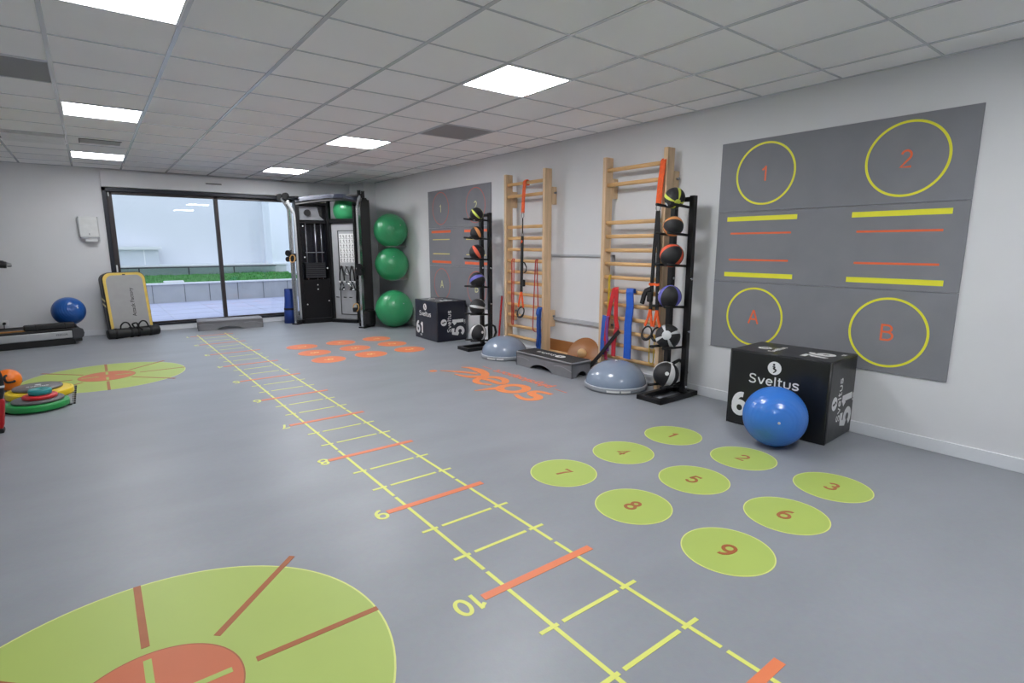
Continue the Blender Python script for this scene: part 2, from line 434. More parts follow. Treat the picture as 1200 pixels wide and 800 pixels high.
go = gm.build('artificial_grass', M('green_turf', (62, 128, 54), 0.8, var=0.3, scale=6))
tag(go, 'bright green lawn in the raised planter outside the window', 'grass', kind='stuff')
m_cw = M('courtyard_render', (222, 224, 230), 0.9, var=0.015, scale=1.5)
struct(MB().box((-8, 20.2, -0.02), (4.8, 20.5, 6.5)).build('wall_courtyard_back', m_cw))
struct(MB().box((4.8, 19.3, 0.4), (7.5, 20.5, 6.5)).build('wall_courtyard_corner', M('courtyard_render_bright', (236, 240, 246), 0.9, var=0.01)))
struct(MB().box((5.2, YB + 0.2, -0.02), (5.5, 19.2, 0.5)).build('wall_courtyard_right', m_block))
struct(MB().box((-8, 19.25, -0.02), (5.2, 19.45, 0.80)).build('wall_terrace_back', M('retaining_grey', (206, 212, 212), 0.8, var=0.05)))
struct(MB().box((-8, 19.2, 0.80), (5.25, 20.2, 0.84)).build('trim_11', m_white))
# balustrade along the back of the planter
bal = thing('glass_balustrade', 'greenish glass balustrade with dark rail behind the lawn outside', 'balustrade', (0, 19.15, 0.55))
m_gb = glass_mat('balustrade_glass', (0.86, 0.93, 0.92), 0.8)
for i in range(7):
    xa = -3.9 + i * 1.25
    MB().box((xa, -0.006, -0.06), (xa + 1.22, 0.006, 0.21)).build('glass_panel', m_gb, bal)
    MB().box((xa - 0.03, -0.02, -0.15), (xa, 0.02, 0.23), 0.003).build('post', m_alu, bal)
MB().box((-3.93, -0.02, 0.21), (4.85, 0.02, 0.24), 0.004).build('top_rail', m_alu, bal)
ub = thing('utility_housing', 'white boxy housing with flat overhanging top against the courtyard wall', 'housing', (1.15, 19.85, 0.84))
MB().box((-1.6, -0.2, 0), (0.5, 0.28, 0.46), 0.005).build('body', M('housing_grey', (196, 202, 208), 0.8, var=0.02), ub)
MB().box((-1.7, -0.30, 0.46), (0.58, 0.28, 0.54), 0.008).build('top', m_white, ub)
MB().box((0.12, -0.206, 0.02), (0.15, -0.2, 0.45)).build('joint_strip', m_white, ub)
st = thing('paving_slab', 'loose pale slab lying on the planter edge outside', 'slab', (1.62, 16.45, 0.477))
MB().box((-0.2, -0.1, 0), (0.24, 0.07, 0.05), 0.01).build('slab', m_white, st)

# ------------------------------------------------------------------ ceiling lights
m_led = emit_mat('led_panel', (0.97, 0.98, 1.0), 41.0)
m_led2 = emit_mat('led_panel_dimmer', (0.97, 0.98, 1.0), 22.0)
def make_light(): 
    t = thing('ceiling_light', '', 'ceiling light', (0, 0, ZC), group='square ceiling light panels')
    f = MB()
    for lo, hi in (((-0.29, -0.29, -0.008), (0.29, -0.276, 0.01)), ((-0.29, 0.276, -0.008), (0.29, 0.29, 0.01)), ((-0.29, -0.29, -0.008), (-0.276, 0.29, 0.01)), ((0.276, -0.29, -0.008), (0.29, 0.29, 0.01))): f.box(lo, hi)
    f.build('frame', m_white, t)
    MB().box((-0.277, -0.277, -0.005), (0.277, 0.277, 0.01)).build('diffuser', m_led, t)
    return t
L0 = make_light()
LIGHTS = [(0.226, 3.377, 'bright square ceiling panel cut by the top left frame edge'), (0.226, 6.377, 'bright ceiling panel in the left column, second from the window wall'), (0.226, 9.377, 'bright ceiling panel in the left column, nearest the window wall'),
          (2.626, 3.377, 'bright square ceiling panel over the middle of the room, largest in the right column'), (2.626, 6.377, 'bright ceiling panel in the right column, between a nearer and a farther one'), (2.626, 9.377, 'bright ceiling panel just in front of the cable machine'),
          (0.226, 0.377, 'ceiling panel of the left column above the photographer'), (2.626, 0.377, 'ceiling panel of the right column beside the photographer'),
          ]
for i, (x, y, lab) in enumerate(LIGHTS):
    o = L0 if i == 0 else dup(L0)
    o.location = (x, y, ZC); o['label'] = lab
    LOBJ = globals().setdefault('LOBJ', []); LOBJ.append(o)
dim = None
for o in LOBJ:
    if o.location.x < 1:
        for c in o.children:
            if c.name.startswith('diffuser'):
                if dim is None:
                    dim = c.data.copy(); dim.materials[0] = m_led2
                c.data = dim

# ceiling vents
m_grille = M('grey_perforated', (150, 150, 152), 0.8, var=0.15, scale=300)
def air_tile(x, y, lab):
    t = thing('ceiling_vent', lab, 'vent', (x, y, ZC), group='grey perforated ceiling tiles')
    MB().box((-0.288, -0.291, -0.004), (0.288, 0.291, 0.01)).build('grille', m_grille, t)
    f = MB()
    for s in (-1, 1): f.box((-0.291, s * 0.288 - 0.004, -0.008), (0.291, s * 0.288 + 0.004, 0.01)); f.box((s * 0.288 - 0.004, -0.291, -0.008), (s * 0.288 + 0.004, 0.291, 0.01))
    f.build('frame', m_tbar, t)
air_tile(3.226, 5.177, 'dark grey perforated ceiling tile near the right wall')
air_tile(-0.374, 5.177, 'dark grey perforated ceiling tile at the left frame edge')
def cassette(x, y, lab):
    t = thing('air_conditioner', lab, 'air conditioner', (x, y, ZC), group='ceiling cassette units')
    MB().box((-0.29, -0.29, -0.006), (0.29, 0.29, 0.01)).build('recess', m_black, t)
    MB().box((-0.255, -0.25, -0.03), (0.285, 0.285, -0.004), 0.006).build('panel', M('cassette_grey', (232, 232, 234), 0.6), t)
    l = MB(); l.box((-0.3, -0.3, -0.014), (0.3, -0.286, 0.01)); l.box((-0.3, -0.3, -0.014), (-0.286, 0.3, 0.01)); l.box((-0.3, 0.288, -0.014), (0.3, 0.3, 0.01)); l.box((0.288, -0.3, -0.014), (0.3, 0.3, 0.01))
    l.build('lip', m_white, t)
cassette(3.226, 8.177, 'grey ceiling cassette with dark gap, above the cable machine')
cassette(-0.374, 8.177, 'ceiling cassette with long dark gap at the left frame edge')
t = thing('ceiling_speaker_grille', 'small recessed rectangular grille between the two left ceiling lights', 'vent', (0.235, 8.16, ZC))
MB().box((-0.19, -0.15, -0.004), (0.19, 0.15, 0.008)).build('grille', M('soft_grey_grille', (176, 174, 173), 0.8, var=0.1, scale=200), t)
f = MB(); f.box((-0.2, -0.16, -0.007), (0.2, -0.15, 0.008)); f.box((-0.2, -0.16, -0.007), (-0.19, 0.16, 0.008))
f.build('shadow_gap', M('gap_grey', (100, 100, 102), 0.8), t)

# ------------------------------------------------------------------ floor discs
FD = 0.0012
def floor_disc(x, y, n, rim, face, ink, name, lab, grp, r=0.207):
    t = thing(name, lab, 'floor marking', (x, y, 0), group=grp)
    d = MB(); d.lathe([(r - 0.006, 0), (r - 0.006, FD)], 64, smooth=False); d.mi = 1; d.ring(r - 0.006, r, FD)
    d.build('disc', [face, rim], t)
    glyphs(MB(), str(n), 0.105, frame((0, -1, 0), (1, 0, 0), (0, 0, 1), (0, 0, FD)), 0.17, 0.0008).build('number', ink, t)
POS = {1: 'at the corner nearest the wall boxes', 2: '', 3: '', 4: '', 5: '', 6: '', 7: '', 8: '', 9: ''}
for i in range(9):
    r_, c_ = divmod(i, 3)
    floor_disc(3.313 - 0.555 * r_, 2.343 - 0.556 * c_, i + 1, m_yelrim, m_yel, m_rust, 'floor_disc', 'lime yellow floor disc with a brown %d, near grid of nine' % (i + 1), 'lime floor discs in the near grid')
ORD = {(0, 0): 'far corner by the cable machine', (0, 1): 'wall side, middle', (0, 2): 'corner closest to the plyo box', (1, 0): 'middle row, far end', (1, 1): 'centre of the grid', (1, 2): 'middle row, near end', (2, 0): 'far corner beside the ladder', (2, 1): 'ladder side, middle', (2, 2): 'near corner beside the ladder'}
for i in range(9):
    r_, c_ = divmod(i, 3)
    floor_disc(3.345 - 0.556 * r_, 7.765 - 0.548 * c_, i + 1, m_orangerim, m_orange, m_cream, 'floor_disc', 'orange floor disc with pale number in the far grid, %s' % ORD[(r_, c_)], 'orange floor discs in the far grid')

# ------------------------------------------------------------------ agility ladder marking
lad = thing('agility_ladder_marking', 'long yellow and orange numbered ladder marked down the floor', 'floor marking', (0, 0, 0))
m_num = m_line
PITCH = 0.8955
XA, XB = 1.2215, 1.6175
for kk in range(1, 12):
    yk = 1.636 - PITCH * (kk - 10)
    for x in (XA, XB):
        hi, lo = yk + 0.135, yk - PITCH + 0.158
        if kk == 11: lo = yk - 0.6
        MB().box((x - 0.009, lo, 0), (x + 0.009, hi, FD)).build('side_line', m_line, lad)
    MB().box((1.108, yk - 0.02, 0), (1.716, yk + 0.02, FD + 0.0006)).build('long_rung', m_orange, lad)
    if kk < 11:
        for q in (1, 2):
            yy = yk - PITCH * q / 3
            r_ = MB()
            for xa, xb in ((1.156, 1.243), (1.267, 1.571), (1.592, 1.68)): r_.box((xa, yy - 0.009, 0), (xb, yy + 0.009, FD + 0.0003))
            r_.build('short_rung', m_line, lad)
    glyphs(MB(), str(kk), 0.10, frame((-1, 0, 0), (0, -1, 0), (0, 0, 1), (1.045 if kk > 9 else 1.072, yk - 0.005, 0)), 0.17, FD, gap=0.04).build('number', m_num, lad)

# ------------------------------------------------------------------ target markings
def target(x, y, lab):
    t = thing('target_marking', lab, 'floor marking', (x, y, 0), group='round lime targets on the floor')
    rr = 0.735
    d = MB(); d.lathe([(rr - 0.007, 0), (rr - 0.007, FD)], 96, smooth=False); d.mi = 1; d.ring(rr - 0.007, rr, FD, 96)
    d.build('outer_disc', [m_yel, m_yelrim], t)
    d = MB(); d.lathe([(0.252, 0), (0.252, 0.002)], 72, smooth=False); d.mi = 1; d.ring(0.252, 0.257, 0.002, 72)
    d.build('inner_disc', [M('vinyl_deep_orange', (200, 108, 70), 0.45, var=0.03, scale=2), m_rust], t)
    for a in range(8):
        r1 = rr if a % 2 == 0 else 0.815
        MB().box((0.297, -0.013, 0), (r1, 0.013, 0.0022), mat=Matrix.Rotation(a * PI / 4, 4, 'Z')).build('spoke', M('vinyl_spoke', (166, 96, 52), 0.45), t)
        if a % 2 == 0:
            MB().box((0.07, -0.012, 0), (0.222, 0.012, 0.0028), mat=Matrix.Rotation(a * PI / 4, 4, 'Z')).build('inner_spoke', m_yel, t)
target(0.01, 1.834, 'large lime floor target with orange centre in the foreground')
target(0.012, 7.27, 'lime floor target with orange centre, near the treadmill')

# ------------------------------------------------------------------ floor logo
lg = thing('floor_logo', 'orange lettered logo on the floor in front of the step platform', 'floor logo', (0, 0, 0))
S_s = [(3.353, 3.745), (3.34, 3.827), (3.312, 3.91), (3.251, 3.92), (3.208, 3.857), (3.197, 3.762), (3.139, 3.716), (3.068, 3.745), (3.044, 3.83), (3.079, 3.957)]
S_l = [(3.092, 4.24), (3.033, 4.265), (2.937, 4.289), (2.844, 4.309)]
S_e = [(3.186, 4.666), (3.206, 4.534), (3.211, 4.375), (3.293, 4.404), (3.345, 4.5), (3.335, 4.61), (3.267, 4.683), (3.147, 4.686), (3.066, 4.618), (3.05, 4.524), (3.073, 4.458), (3.105, 4.393)]
S_a1 = [(3.256, 4.737), (3.336, 4.838), (3.379, 5.025), (3.368, 5.187), (3.303, 5.279)]
S_a2 = [(3.273, 4.747), (3.186, 4.769), (3.105, 4.863), (3.059, 5.029)]
S_a3 = [(3.268, 4.891), (3.207, 5.02), (3.122, 5.148), (3.019, 5.277)]
def catmull(P, n=6):
    out = []
    for i in range(len(P) - 1):
        p0 = P[max(i - 1, 0)]; p1 = P[i]; p2 = P[i + 1]; p3 = P[min(i + 2, len(P) - 1)]
        for j in range(n):
            t = j / n
            out.append(tuple(0.5 * (2 * b + (c - a) * t + (2 * a - 5 * b + 4 * c - d) * t * t + (3 * b - a - 3 * c + d) * t ** 3) for a, b, c, d in zip(p0, p1, p2, p3)))
    out.append(P[-1]); return out
NL = [0]
def stroke(name, P, w0, w1, wm=None):
    NL[0] += 1
    C = catmull(P); n = len(C)
    ws = [w0 + (w1 - w0) * i / (n - 1) if wm is None else (w0 + (wm - w0) * 2 * i / (n - 1) if i < n / 2 else wm + (w1 - wm) * (2 * i / (n - 1) - 1)) for i in range(n)]
    return MB().ribbon(C, ws, FD + 0.0004 * NL[0]).build(name, m_logoor, lg)
stroke('letter', S_s, 0.05, 0.045, 0.10)
MB().ring(0.088, 0.178, FD, 48, Matrix.Translation((3.196, 4.147, 0))).build('letter', m_logoor, lg)
stroke('letter', S_l, 0.11, 0.015)
stroke('letter', S_e, 0.06, 0.05, 0.092)
a_ = MB()
for P, w0, w1, wm in ((S_a1, 0.08, 0.015, 0.115), (S_a2, 0.09, 0.012, 0.10), (S_a3, 0.07, 0.012, 0.07)):
    C = catmull(P); n = len(C)
    a_.ribbon(C, [w0 + (wm - w0) * 2 * i / (n - 1) if i < n / 2 else wm + (w1 - wm) * (2 * i / (n - 1) - 1) for i in range(n)], FD + 0.0016 + 0.01 * (w0 - 0.06))
a_.lathe([(0.048, 0), (0.048, FD)], 24, Matrix.Translation((2.947, 5.31, 0)), smooth=False)
a_.build('letter', m_logoor, lg)
m_thin = M('vinyl_logo_thin', (232, 128, 92), 0.45)
MB().box((3.524, 4.985, 0), (3.537, 5.165, FD)).build('dash', m_thin, lg)
MB().box((3.5, 3.7, 0), (3.513, 3.88, FD)).build('dash', m_thin, lg)
MB().text('physiosport', 0.165, frame((0, 1, 0), (-1, 0, 0), (0, 0, 1), (3.52, 4.43, 0)), 0.005, FD, sx=1.22).build('tagline', m_thin, lg)

# ------------------------------------------------------------------ wall target mats
m_mat = M('mat_grey', (130, 131, 138), 0.75, var=0.05, scale=4, bump=0.15, bscale=180)
m_ringy = M('mat_yellow', (236, 232, 60), 0.5, var=0.02)
m_mator = M('mat_orange', (240, 110, 66), 0.5, var=0.02)
m_ringr = M('mat_ring_red', (206, 100, 88), 0.5, var=0.02)
m_pale = M('mat_pale', (226, 222, 160), 0.5, var=0.02)
m_paley = M('mat_pale_yellow', (222, 208, 130), 0.5, var=0.02)
def wall_mat(y0, lab, mring, mchar, mthick, mthin, rw):
    t = thing('wall_target_mat', lab, 'wall mat', (XR, y0, 0), group='grey target mats on the right wall')
    W = 1.764; th = 0.012; X = -th
    for za, zb in ((0.493, 1.0845), (1.0875, 1.677), (1.68, 2.257)):
        MB().box((-th, -W, za), (0, 0, zb), 0.0015).build('panel', m_mat, t)
    for y, z, ch in ((-0.397, 1.977, '1'), (-1.382, 1.972, '2'), (-0.392, 0.795, 'A'), (-1.389, 0.783, 'B')):
        MB().ring(0.25 - rw, 0.25, 0.001, 72, frame((0, -1, 0), (0, 0, 1), (-1, 0, 0), (X, y, z))).build('ring', mring, t)
        glyphs(MB(), ch, 0.118, frame((0, -1, 0), (0, 0, 1), (-1, 0, 0), (X, y, z)), 0.115, 0.001).build('character', mchar, t)
    for ya, yb, z, hw, mm in ((-0.09, -0.688, 1.62, 0.019, mthick), (-0.129, -0.65, 1.498, 0.0075, mthin), (-0.129, -0.645, 1.275, 0.0075, mthin), (-0.094, -0.689, 1.148, 0.019, mthick),
                              (-1.081, -1.675, 1.615, 0.019, mthick), (-1.122, -1.638, 1.494, 0.0075, mthin), (-1.126, -1.64, 1.269, 0.0075, mthin), (-1.086, -1.676, 1.147, 0.019, mthick)):
        MB().box((X - 0.001, yb, z - hw), (X, ya, z + hw)).build('stripe', mm, t)
wall_mat(2.797, 'grey wall mat with yellow rings around orange 1, 2, A and B', m_ringy, m_mator, m_ringy, m_mator, 0.016)
wall_mat(8.04, 'far grey wall mat with thin red rings behind the far ball rack', m_ringr, m_pale, m_mator, m_paley, 0.010)

# ------------------------------------------------------------------ wall trunking
m_trunk = M('trunking_grey', (178, 180, 186), 0.5, var=0.01)
struct(MB().box((XR - 0.025, 4.0, 1.275), (XR, 5.15, 1.3), 0.003).build('trim_8', m_trunk))
struct(MB().box((XR - 0.03, 4.0, 0.50), (XR, 5.15, 0.545), 0.003).build('trim_9', m_trunk))
struct(MB().box((XR - 0.025, 4.0, 0.545), (XR, 4.03, 1.30), 0.003).build('trim_10', m_trunk))

# ------------------------------------------------------------------ wall bars
def wall_bars(y_hi, lab):
    W = 0.80
    t = thing('wall_bars', lab, 'wall bars', (0, y_hi, 0), group='wooden wall bars on the right wall')
    for yy in (0, -W + 0.045):
        MB().box((4.28, yy - 0.045, 0.0), (4.39, yy, 2.285), 0.006).build('post', m_wood, t)
        for zz in (0.52, 1.98):
            MB().box((4.385, yy - 0.05, zz - 0.1), (XR - 0.001, yy + 0.004, zz + 0.1), 0.003).build('bracket', m_wood, t)
            MB().cyl((4.43, yy - 0.075, zz + 0.03), (4.43, yy - 0.05, zz + 0.03), 0.012, 10).build('bolt', m_steel, t)
    zs = [0.09 + 0.14 * i for i in range(1, 12)] + [2.008, 2.155]
    for z in zs:
        sc = Matrix.Translation((4.315, -0.02, z)) @ Matrix.Diagonal((0.8, 1, 1.15, 1)) @ Matrix.Rotation(PI / 2, 4, 'X')
        MB().lathe([(0.0175, 0), (0.0175, W - 0.04)], 14, sc).build('rung', m_woodrung, t)
    return t
wall_bars(5.745, 'wooden wall bars beside the far ball rack, one black strap trainer hanging')
wall_bars(4.04, 'wooden wall bars nearer the camera, red and blue bands hanging on them')
XF = 4.262     # plane just in front of the rungs

# ------------------------------------------------------------------ suspension trainers
m_strapor = M('orange_webbing', (232, 92, 34), 0.7, var=0.12, scale=40)
m_strapbk = M('black_webbing', (22, 22, 24), 0.75, var=0.15, scale=40)
def torus_pts(c, ry, rz, n=20, x=0.0):
    return [(c[0] + x * math.sin(2 * PI * i / n), c[1] + ry * math.cos(2 * PI * i / n), c[2] + rz * math.sin(2 * PI * i / n)) for i in range(n)]
def handle(t, c, ry=0.055, rz=0.06, name='grip_handle'):
    h = MB(); pts = torus_pts(c, ry, rz, 24, 0.02); h.tube(pts, [0.014 if (0.55 < i / 24 < 0.95) else 0.008 for i in range(24)], 8, True)
    return h.build(name, m_blackrub, t)
t = thing('suspension_trainer', 'black suspension strap with orange anchor hanging from the far wall bars', 'suspension trainer', (XF - 0.02, 5.31, 0), group='suspension straps hung on the wall bars')
UPX = (0, 1, 0)
MB().tube([(0.085, 0.002, 2.12), (0.078, 0.002, 2.178), (0.055, 0.002, 2.186), (0.034, 0.002, 2.17), (0.026, 0.002, 2.12), (0.008, 0, 1.95), (0, -0.003, 1.79)], 0, flat=(0.027, 0.004, UPX)).build('anchor_strap', m_strapor, t)
MB().tube(torus_pts((0, 0, 1.765), 0.022, 0.035), 0.005, 8, True).build('carabiner', m_steel, t)
MB().tube([(0, 0, 1.735), (0, 0.002, 1.60), (0, 0.004, 1.545)], 0, flat=(0.008, 0.004, UPX)).build('thin_strap', m_strapbk, t)
MB().tube(torus_pts((0, 0, 1.53), 0.014, 0.022), 0.004, 8, True).build('ring', m_steel, t)
MB().tube([(0, 0.006, 1.515), (0, 0.012, 1.3), (0, 0.018, 1.05), (0, 0.025, 0.83)], 0, flat=(0.021, 0.006, UPX)).build('main_strap', m_strapbk, t)
MB().tube([(0, 0.03, 1.42), (-0.006, 0.0, 1.46)], 0, flat=(0.012, 0.004, UPX)).build('loop_tag', m_strapor, t)
MB().tube([(0, 0, 1.20), (-0.01, -0.05, 1.19), (-0.012, -0.09, 1.14), (-0.01, -0.08, 1.09), (0, -0.03, 1.07), (0, 0.005, 1.08)], 0, flat=(0.008, 0.003, UPX)).build('strap_loop', m_strapbk, t)
MB().box((-0.03, -0.055, 0.90), (0.005, -0.005, 0.985), 0.012).build('buckle', m_blackrub, t)
for s in (-1, 1):
    MB().tube([(0, 0.025 + 0.004 * s, 0.835), (-0.006, 0.025 + 0.03 * s, 0.73), (-0.008, 0.025 + 0.048 * s, 0.635)], 0, flat=(0.013, 0.004, UPX)).build('handle_strap', m_strapor, t)
handle(t, (-0.01, 0.024, 0.575), 0.062, 0.062)

t = thing('suspension_trainer', 'double black suspension strap with orange handle webbing beside the near ball rack', 'suspension trainer', (XF - 0.02, 3.29, 0), group='suspension straps hung on the wall bars')
MB().tube([(0.085, -0.01, 2.12), (0.078, -0.01, 2.178), (0.055, -0.01, 2.186), (0.034, -0.01, 2.17), (0.026, -0.01, 2.12), (0.008, -0.005, 1.95), (0, 0.0, 1.77)], 0, flat=(0.03, 0.004, UPX)).build('anchor_strap', m_strapor, t)
MB().tube(torus_pts((0, 0, 1.745), 0.024, 0.036), 0.005, 8, True).build('carabiner', m_steel, t)
for s in (-1, 1):
    MB().tube([(0, 0.004 * s, 1.715), (0, 0.016 * s, 1.5), (-0.002, 0.024 * s, 1.35), (-0.002, 0.034 * s, 1.0), (-0.002, 0.038 * s, 0.79)], 0, flat=(0.017, 0.006, UPX)).build('main_strap', m_strapbk, t)
    MB().tube([(-0.01, 0.06 * s, 1.035), (-0.016, 0.03 * s, 1.03), (-0.01, 0.0, 1.035)], 0, flat=(0.012, 0.004, (0, 0, 1))).build('loop_tag', m_strapor, t)
    for q in (-1, 1):
        MB().tube([(-0.002, 0.038 * s, 0.80), (-0.006, 0.042 * s + 0.02 * q, 0.70), (-0.01, 0.05 * s + 0.04 * q, 0.625)], 0, flat=(0.012, 0.004, UPX)).build('handle_strap', m_strapor, t)
    handle(t, (-0.015 - 0.01 * s, 0.052 * s, 0.56), 0.055, 0.062)
MB().tube([(-0.004, 0.04, 0.99), (-0.01, 0.09, 0.97), (-0.012, 0.115, 0.92), (-0.012, 0.135, 0.84)], 0, flat=(0.02, 0.012, UPX)).build('foot_cradle', m_strapbk, t)
MB().box((-0.02, 0.02, 0.86), (0.015, 0.08, 0.96), 0.012).build('buckle', m_blackrub, t)

# ------------------------------------------------------------------ resistance bands
def band(lab, col, pts, w, th, name='resistance_band', closed=False, parts=None, grp='elastic bands hung on the wall bars'):
    m = M('band_%d_%d_%d' % col, col, 0.5, var=0.1, scale=20)
    t = thing(name, lab, 'resistance band', pts[0], group=grp)
    p0 = Vector(pts[0])
    mb = MB(); mb.tube([Vector(p) - p0 for p in pts], 0, flat=(w, th, (1, 0, 0) if closed else UPX), closed=closed); mb.build('band', m, t)
    for extra in (parts or []):
        c2, q, w2, t2 = extra
        mb = MB(); mb.tube([Vector(p) - p0 for p in q], 0, flat=(w2, t2, UPX)); mb.build('band_end', M('band_%d_%d_%d' % c2, c2, 0.5, var=0.1, scale=20), t)
    return t
def loop(yc, zr, zbot, wt, wb, n=7):
    """closed loop laid over the rung at height zr, its bottom bend at zbot"""
    xr, xf = 4.315, 4.294
    top = [(xf, yc + wt, zr), (xr - 0.012, yc + wt * 0.9, zr + 0.021), (xr, yc + wt * 0.5, zr + 0.025), (xr, yc - wt * 0.5, zr + 0.025), (xr - 0.012, yc - wt * 0.9, zr + 0.021), (xf, yc - wt, zr)]
    bot = [(xf - 0.004, yc - wb * math.cos(PI * i / n), zbot - wb * math.sin(PI * i / n)) for i in range(n + 1)]
    return top + bot
# far wall bars
band('thin red loop band at the post of the far wall bars, left of the strap', (196, 44, 40), loop(5.575, 1.21, 0.40, 0.02, 0.016), 0.006, 0.003, closed=True)
band('thin red loop band right of the strap on the far wall bars', (178, 46, 50), loop(5.11, 1.21, 0.40, 0.014, 0.055), 0.006, 0.003, closed=True)
tb = band('short blue band bunched low on the far wall bars', (30, 74, 150), [(XF + 0.002, 5.00, 0.665), (XF - 0.012, 4.998, 0.60), (XF - 0.012, 5.005, 0.45), (XF - 0.012, 4.995, 0.3), (XF - 0.012, 5.005, 0.14)], 0.034, 0.007,
     parts=[((24, 60, 128), [(XF - 0.02, 5.0, 0.60), (XF - 0.026, 4.985, 0.4), (XF - 0.026, 5.015, 0.18)], 0.02, 0.005), ((34, 84, 165), [(XF - 0.02, 5.0, 0.645), (XF - 0.03, 5.0, 0.585), (XF - 0.02, 5.0, 0.56)], 0.026, 0.009)])
# near wall bars
band('thin yellow loop band at the left post of the near wall bars', (222, 190, 50), loop(3.915, 1.07, 0.66, 0.008, 0.007), 0.005, 0.003, closed=True)
band('wide red band with two legs on the near wall bars', (196, 38, 42), [(XF - 0.012, 3.905, 0.40), (XF - 0.014, 3.885, 0.60), (XF - 0.012, 3.85, 0.80), (XF - 0.008, 3.81, 0.955), (XF + 0.01, 3.79, 0.972), (XF - 0.022, 3.765, 0.955), (XF - 0.024, 3.765, 0.8), (XF - 0.026, 3.76, 0.66), (XF - 0.028, 3.735, 0.56)], 0.024, 0.004,
     parts=[((150, 36, 70), [(XF - 0.012, 3.90, 0.41), (XF - 0.012, 3.905, 0.3), (XF - 0.012, 3.89, 0.2)], 0.018, 0.004), ((176, 36, 52), [(XF - 0.03, 3.735, 0.57), (XF - 0.03, 3.775, 0.42), (XF - 0.03, 3.775, 0.26)], 0.026, 0.005)])
band('tall royal blue flat band hanging in the middle of the near wall bars', (28, 88, 190), [(XF + 0.016, 3.592, 0.93), (XF + 0.014, 3.592, 0.968), (XF - 0.012, 3.592, 0.972), (XF - 0.02, 3.592, 0.94), (XF - 0.02, 3.582, 0.8), (XF - 0.02, 3.602, 0.6), (XF - 0.02, 3.598, 0.4), (XF - 0.02, 3.6, 0.26)], 0.044, 0.006)
band('blue band hanging behind the red one, by the left post', (44, 92, 178), [(XF + 0.012, 3.925, 0.655), (XF - 0.006, 3.925, 0.67), (XF - 0.012, 3.93, 0.6), (XF - 0.01, 3.945, 0.4), (XF - 0.01, 3.945, 0.25)], 0.034, 0.004)
band('purple band between the red and blue bands on near wall bars', (112, 62, 132), [(XF - 0.004, 3.87, 0.675), (XF - 0.03, 3.87, 0.66), (XF - 0.032, 3.875, 0.5), (XF - 0.03, 3.855, 0.3)], 0.016, 0.004)
band('thin yellow loop band low beside the near ball rack', (216, 186, 70), loop(3.335, 0.51, 0.27, 0.03, 0.026), 0.005, 0.003, closed=True)
band('black strap running diagonally down behind the near half ball', (24, 22, 24), [(XF - 0.035, 3.70, 0.535), (XF - 0.04, 3.82, 0.40), (XF - 0.04, 3.95, 0.25), (XF - 0.045, 4.06, 0.13), (XF - 0.05, 4.12, 0.06)], 0.02, 0.004, name='black_strap')

# red stick leaning on the wall
t = thing('exercise_stick', 'red stick leaning on the wall between far rack and wall bars', 'stick', (4.33, 5.955, 0))
MB().cyl((0, 0, 0.012), (0.112, 0.06, 0.72), 0.013, 12).build('shaft', M('red_stick', (190, 34, 38), 0.4), t)
MB().cyl((0, 0, 0.0), (0.002, 0.001, 0.025), 0.016, 12).build('end_cap', m_blackrub, t)

# ------------------------------------------------------------------ medicine ball racks
def make_rack():
    t = thing('medicine_ball_rack', 'black steel ball rack nearer the camera, beside the near wall bars', 'ball rack', (0, 0, 0), group='black medicine ball racks')
    x0, x1, ya, yb = 3.875, 4.43, 2.885, 3.16
    b = MB(); w = 0.05
    b.box((x0, ya, 0), (x1, ya + w, 0.045), 0.004); b.box((x0, yb - w, 0), (x1, yb, 0.045), 0.004)
    b.box((x0, ya, 0.001), (x0 + w, yb, 0.044), 0.004); b.box((x1 - w, ya, 0.001), (x1, yb, 0.044), 0.004)
    b.build('base', m_black, t)
    for y in (2.935, 3.13):
        MB().box((4.245, y - 0.025, 0.04), (4.295, y + 0.025, 1.83), 0.004).build('upright', m_black, t)
        for z in (0.1, 1.1, 0.62):
            MB().cyl((4.27, y - 0.03, z), (4.27, y - 0.024, z), 0.012, 10).build('bolt', m_chrome, t)
    MB().box((4.25, 2.95, 1.78), (4.29, 3.12, 1.82), 0.004).build('top_bar', m_black, t)
    for z, r in BALLS:
        for y in (2.965, 3.10):
            dz = -math.sqrt(max((r + 0.013) ** 2 - 0.0675 ** 2, 0))
            MB().cyl((4.26, y, z + dz + 0.0), (3.97, y, z + dz + 0.02), 0.012, 12).build('support_arm', m_black, t)
    MB().tube([(4.27, 3.06, 0.30), (4.36, 3.06, 0.32), (4.415, 3.03, 0.28), (4.42, 3.01, 0.2), (4.38, 3.01, 0.12), (4.29, 3.04, 0.09)], 0.016, 10).build('loop_handle', m_black, t)
    return t
BALLS = [(1.808, 0.09), (1.564, 0.09), (1.31, 0.105), (0.94, 0.105), (0.575, 0.112), (0.22, 0.118)]
rackA = make_rack()
rackB = dup(rackA, loc=(0, 3.12, 0), label='black steel ball rack farther away, in front of the far grey mat')
BC = [('yellow', (214, 222, 90), 4, 0.2, 0.3), ('tan orange', (226, 152, 92), 3, 0.24, 0.2), ('red', (232, 96, 66), 3, 0.22, 0.2), ('purple blue', (108, 108, 196), 3, 0.24, 0.2), ('light grey', (206, 208, 210), 4, 0.2, 0.38), ('white', (222, 222, 222), 3, 0.24, 0.2)]
